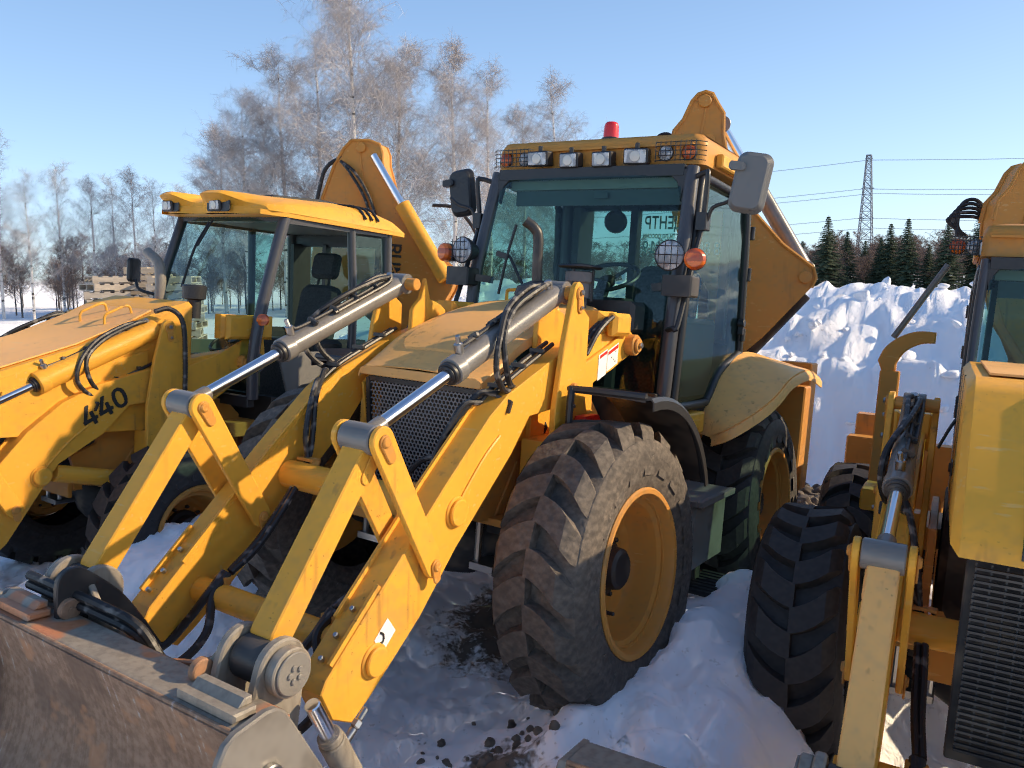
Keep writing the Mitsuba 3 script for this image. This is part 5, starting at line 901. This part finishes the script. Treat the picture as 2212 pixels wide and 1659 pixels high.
    if right:
        hk = spline_poly([(-0.735, 1.90), (-0.70, 1.985), (-0.62, 2.06), (-0.52, 2.10), (-0.42, 2.10)]) + spline_poly([(-0.42, 2.03), (-0.50, 2.02), (-0.58, 1.97), (-0.625, 1.89), (-0.63, 1.84), (-0.70, 1.82)])
        k = T.part("hook_arm", cat(prism(hk, -1.78, -1.70, "x", 0.008), box(-1.79, -1.69, -0.715, -0.60, 0.85, 1.84, 0.008)), "ochre_and_shade_paint")
        T.part(k + "__rod", tube([(-1.74, -0.66, 2.05), (-1.74, -0.40, 2.52)], 0.020, 10, sm=False), "cylinder_paint")
        T.part(k + "__pad", box(-1.80, -1.66, -0.62, -0.50, 1.50, 1.53, 0.004), "steel")
# ------------------------------------------------------------------ the three loaders
main_t = Thing("backhoe_loader", "yellow backhoe loader in the middle with a red roof beacon and a muddy front tyre", "backhoe loader")
machine(main_t, "main")
left_t = Thing("backhoe_loader", "yellow backhoe loader at the left marked 440 on its lifting arm", "backhoe loader", shift(0.0, -2.84, -0.35))
machine(left_t, "left")
left_t.part("number_lettering", text("440", 0.118, (0.475, 0.5062, 1.165), np.array((-0.885, 0, 0.465)), np.array((0.465, 0, 0.885)), 0.003), "decal_black", smooth=False, label="black number 440 on the lifting arm")
left_t.part("lift_cylinder", cat(cyl((0.62, 0.45, 0.92), (0.15, 0.45, 0.82), 0.05), cyl((0.15, 0.45, 0.82), (-0.05, 0.45, 0.78), 0.028)), "yellow_paint")
right_t = Thing("backhoe_loader", "yellow backhoe loader at the right edge with a clean black front tyre", "backhoe loader", shift(-0.92, 2.24, -0.38) @ rot((0, 0, 1), math.degrees(0.08)))
machine(right_t, "right", 4.0)

# ------------------------------------------------------------------ pylon and power lines
mat("galvanised", (0.16, 0.18, 0.21), 0.6)
mat("wire", (0.10, 0.11, 0.13), 0.6)
py = Thing("lattice_pylon", "tall grey lattice power pylon among the spruces", "pylon", shift(0, 0, 0)); pyx, pyy = -194.0, -32.0
py.at = lambda m: TM(np.array(m.vertices) + (pyx, pyy, 0.0), m.faces)
Hp = 28.2
def pw(z): return 2.0 - 1.55 * (z / Hp) ** 0.9
zs = [0]; 
while zs[-1] < Hp - 1.2: zs.append(zs[-1] + 1.45 * pw(zs[-1]) ** 0.75 + 0.3)
zs.append(Hp)
cor = ((1, 1), (-1, 1), (-1, -1), (1, -1))
for c in cor:
    py.part("leg", cat(*[bar((c[0] * pw(a), c[1] * pw(a), a), (c[0] * pw(b), c[1] * pw(b), b), 0.16, 0.16, 0.002) for a, b in zip(zs[:-1], zs[1:])]), "galvanised", smooth=False)
for k in range(4):
    c, d = cor[k], cor[(k + 1) % 4]; bs = []
    for a, b in zip(zs[:-1], zs[1:]):
        bs += [bar((c[0] * pw(a), c[1] * pw(a), a), (d[0] * pw(b), d[1] * pw(b), b), 0.09, 0.09, 0.001), bar((d[0] * pw(a), d[1] * pw(a), a), (c[0] * pw(b), c[1] * pw(b), b), 0.09, 0.09, 0.001), bar((c[0] * pw(b), c[1] * pw(b), b - 0.01), (d[0] * pw(b), d[1] * pw(b), b - 0.01), 0.08, 0.08, 0.001)]
    py.part("bracing", cat(*bs), "galvanised", smooth=False)
for z, w in ((27.4, 0.8), (21.0, 1.4), (14.6, 1.6)):
    py.part("cross_arm", cat(bar((0, -w, z), (0, w, z), 0.12, 0.12), bar((0, -w, z), (0, 0, z + 0.7), 0.08, 0.08), bar((0, w, z), (0, 0, z + 0.7), 0.08, 0.08)), "galvanised", smooth=False)
for i, (z, dx, dy, nm) in enumerate(((27.3, 0, 0.0, "topmost power line at the pylon's tip"), (21.2, 0, -0.9, "upper power line of the pair in the middle of the pylon"), (20.1, 0, 0.9, "lower power line of the pair in the middle of the pylon"), (14.9, 0, -0.9, "upper power line of the lowest pair on the pylon"), (12.7, 0, 0.9, "lower power line of the lowest pair on the pylon"))):
    P = []
    for t in np.linspace(-1, 1, 41):
        L = 150; y = pyy + dy + t * L; sag = 9.0 * (abs(t) - (t * t)) * 0.9 + abs(t) * 2.0
        P.append((pyx + dx - 0.10 * t * L, y, z - 0.2 - sag))
    single("power_line", tube(P, 0.045, 4, sm=False), "wire", nm, "power line", world=True, smooth=False)

# ------------------------------------------------------------------ pallets, clods
mat("pallet_wood", proc(lambda p, n, uv: mix((0.42, 0.36, 0.29), (0.26, 0.22, 0.18), fbm(p.x * 3, p.y * 3, p.z * 30, 3))), 0.8)
bd = {"deck_board": [mikit.ply(box(-0.60, 0.60, y - 0.05, y + 0.05, 0.115, 0.14, 0.002), "pallet_wood", smooth=30) for y in (-0.35, -0.175, 0, 0.175, 0.35)],
      "stringer": [mikit.ply(box(x - 0.03, x + 0.03, -0.40, 0.40, 0.022, 0.115, 0.002), "pallet_wood", smooth=30) for x in (-0.57, 0, 0.57)],
      "bottom_board": [mikit.ply(box(-0.60, 0.60, y - 0.05, y + 0.05, 0.0, 0.022, 0.002), "pallet_wood", smooth=30) for y in (-0.35, 0, 0.35)]}
stacks = [(-6.35, -13.1, 13, "left"), (-7.75, -13.9, 14, "middle"), (-7.25, -12.2, 13, "right")]
r_ = np.random.default_rng(9)
for si, (x, y, n, nm) in enumerate(stacks):
    z = float(ground_w(np.array([x]), np.array([y]))[0]) - 0.02; a0 = r_.uniform(20, 70)
    for i in range(n):
        key = numbered("wooden_pallet"); M = T4().translate([x + float(r_.normal(0, 0.05)), y + float(r_.normal(0, 0.05)), z]).rotate([0, 0, 1], a0 + float(r_.normal(0, 5))).rotate([1, 0, 0], float(r_.normal(0, 0.4)))
        z += 0.148
        for part, ms in bd.items():
            for m in ms: scene[numbered(f"{key}__{part}")] = {**m, "to_world": M}
        top = i == n - 1
        labels[key] = {"label": f"topmost weathered pallet of the {nm} stack behind the left loader's hood" if top else f"weathered pallet in the {nm} stack behind the left loader's hood", "category": "pallet", "group": f"pallets of the {nm} stack" if not top else f"topmost pallets"}
        if top: labels[key].pop("group")
def clod(c, r, seed, bs=None):
    m = trimesh.creation.icosphere(3, 1.0); v = np.array(m.vertices); n = meshkit.fbm(v * 1.6 + seed * 7.3, 4, seed); m.vertices = np.asarray(c) + v * r * (0.65 + 0.7 * n)[:, None] * (1, 1, 0.75); return m
r_ = np.random.default_rng(21)
for i, (x, y, rad, lb) in enumerate(((1.02, 0.90, 0.085, "snow lump nearest the loader arm's tip"), (1.16, 1.03, 0.13, "biggest snow lump, between the loader arm's tip and the grey bucket corner"), (0.93, 0.98, 0.06, "small snow lump behind the biggest one"))):
    w = W((x, y, 0)); z = float(ground_w(np.array([w[0]]), np.array([w[1]]))[0]); single("snow_lump", clod((w[0], w[1], z + rad * 0.3), rad, i), "snow_bsdf", lb, "snow lump", world=True)
ms = []
for i in range(260):
    x, y = r_.normal(-4.9, 0.35), r_.normal(0.75, 0.75); w = W((x, y, 0)); z = float(ground_w(np.array([w[0]]), np.array([w[1]]))[0]); m = trimesh.creation.icosphere(1, 1.0); v = np.array(m.vertices)
    rr_ = r_.uniform(0.02, 0.07); m.vertices = np.array([w[0], w[1], z + rr_ * 0.2]) + v * rr_ * (0.7 + 0.6 * meshkit.noise(v * 2 + i))[:, None]; ms.append(m)
for i in range(110):
    x, y = r_.normal(0.95, 0.30), r_.normal(0.72, 0.14); w = W((x, y, 0)); z = float(ground_w(np.array([w[0]]), np.array([w[1]]))[0]); m = trimesh.creation.icosphere(1, 1.0); v = np.array(m.vertices)
    rr_ = r_.uniform(0.006, 0.022); m.vertices = np.array([w[0], w[1], z + rr_ * 0.2]) + v * rr_ * (0.7 + 0.6 * meshkit.noise(v * 2 + i))[:, None]; ms.append(m)
mat("dirt", proc(lambda p, n, uv: mix((0.05, 0.042, 0.035), (0.17, 0.14, 0.11), noise(p.x * 30, p.y * 30, p.z * 30))), 0.9)
single("dirt_clods", cat(*ms), "dirt", "dark dirt clods scattered on the snow", "dirt", world=True, kind="stuff")

# broken snow blocks lying on the heap and a few in the yard
def chunk(r, rr):
    m = trimesh.convex.convex_hull(r.normal(0, 1, (14, 3)) * (1, 0.8, 0.6)); v = np.array(m.vertices); v /= np.abs(v).max(); q = trimesh.Trimesh(v * rr, m.faces).subdivide(); trimesh.smoothing.filter_laplacian(q, iterations=2); return q.subdivide()
r_ = np.random.default_rng(44); ms = []
for i in range(520):
    rad = r_.uniform(0.05, 0.17) * r_.uniform(0.5, 1.25)
    x, y = r_.uniform(-9.8, -5.75), r_.uniform(-8, 10)
    if i % 6 == 0: x, y, rad = r_.normal(-5.5, 0.3), r_.uniform(-3, 6), rad * 0.55
    z = float(ground_w(np.array([x]), np.array([y]))[0]); m = chunk(r_, rad); v = np.array(m.vertices)
    v = v + 0.10 * rad * (meshkit.noise(v * 14 + i)[:, None] - 0.5); m.vertices = v + (x, y, z + rad * 0.12); ms.append(m)
single("snow_chunks", cat(*ms), "snow_bsdf", "broken blocks of snow tumbled over the snow heap", "snow", world=True, kind="stuff", smooth=50)
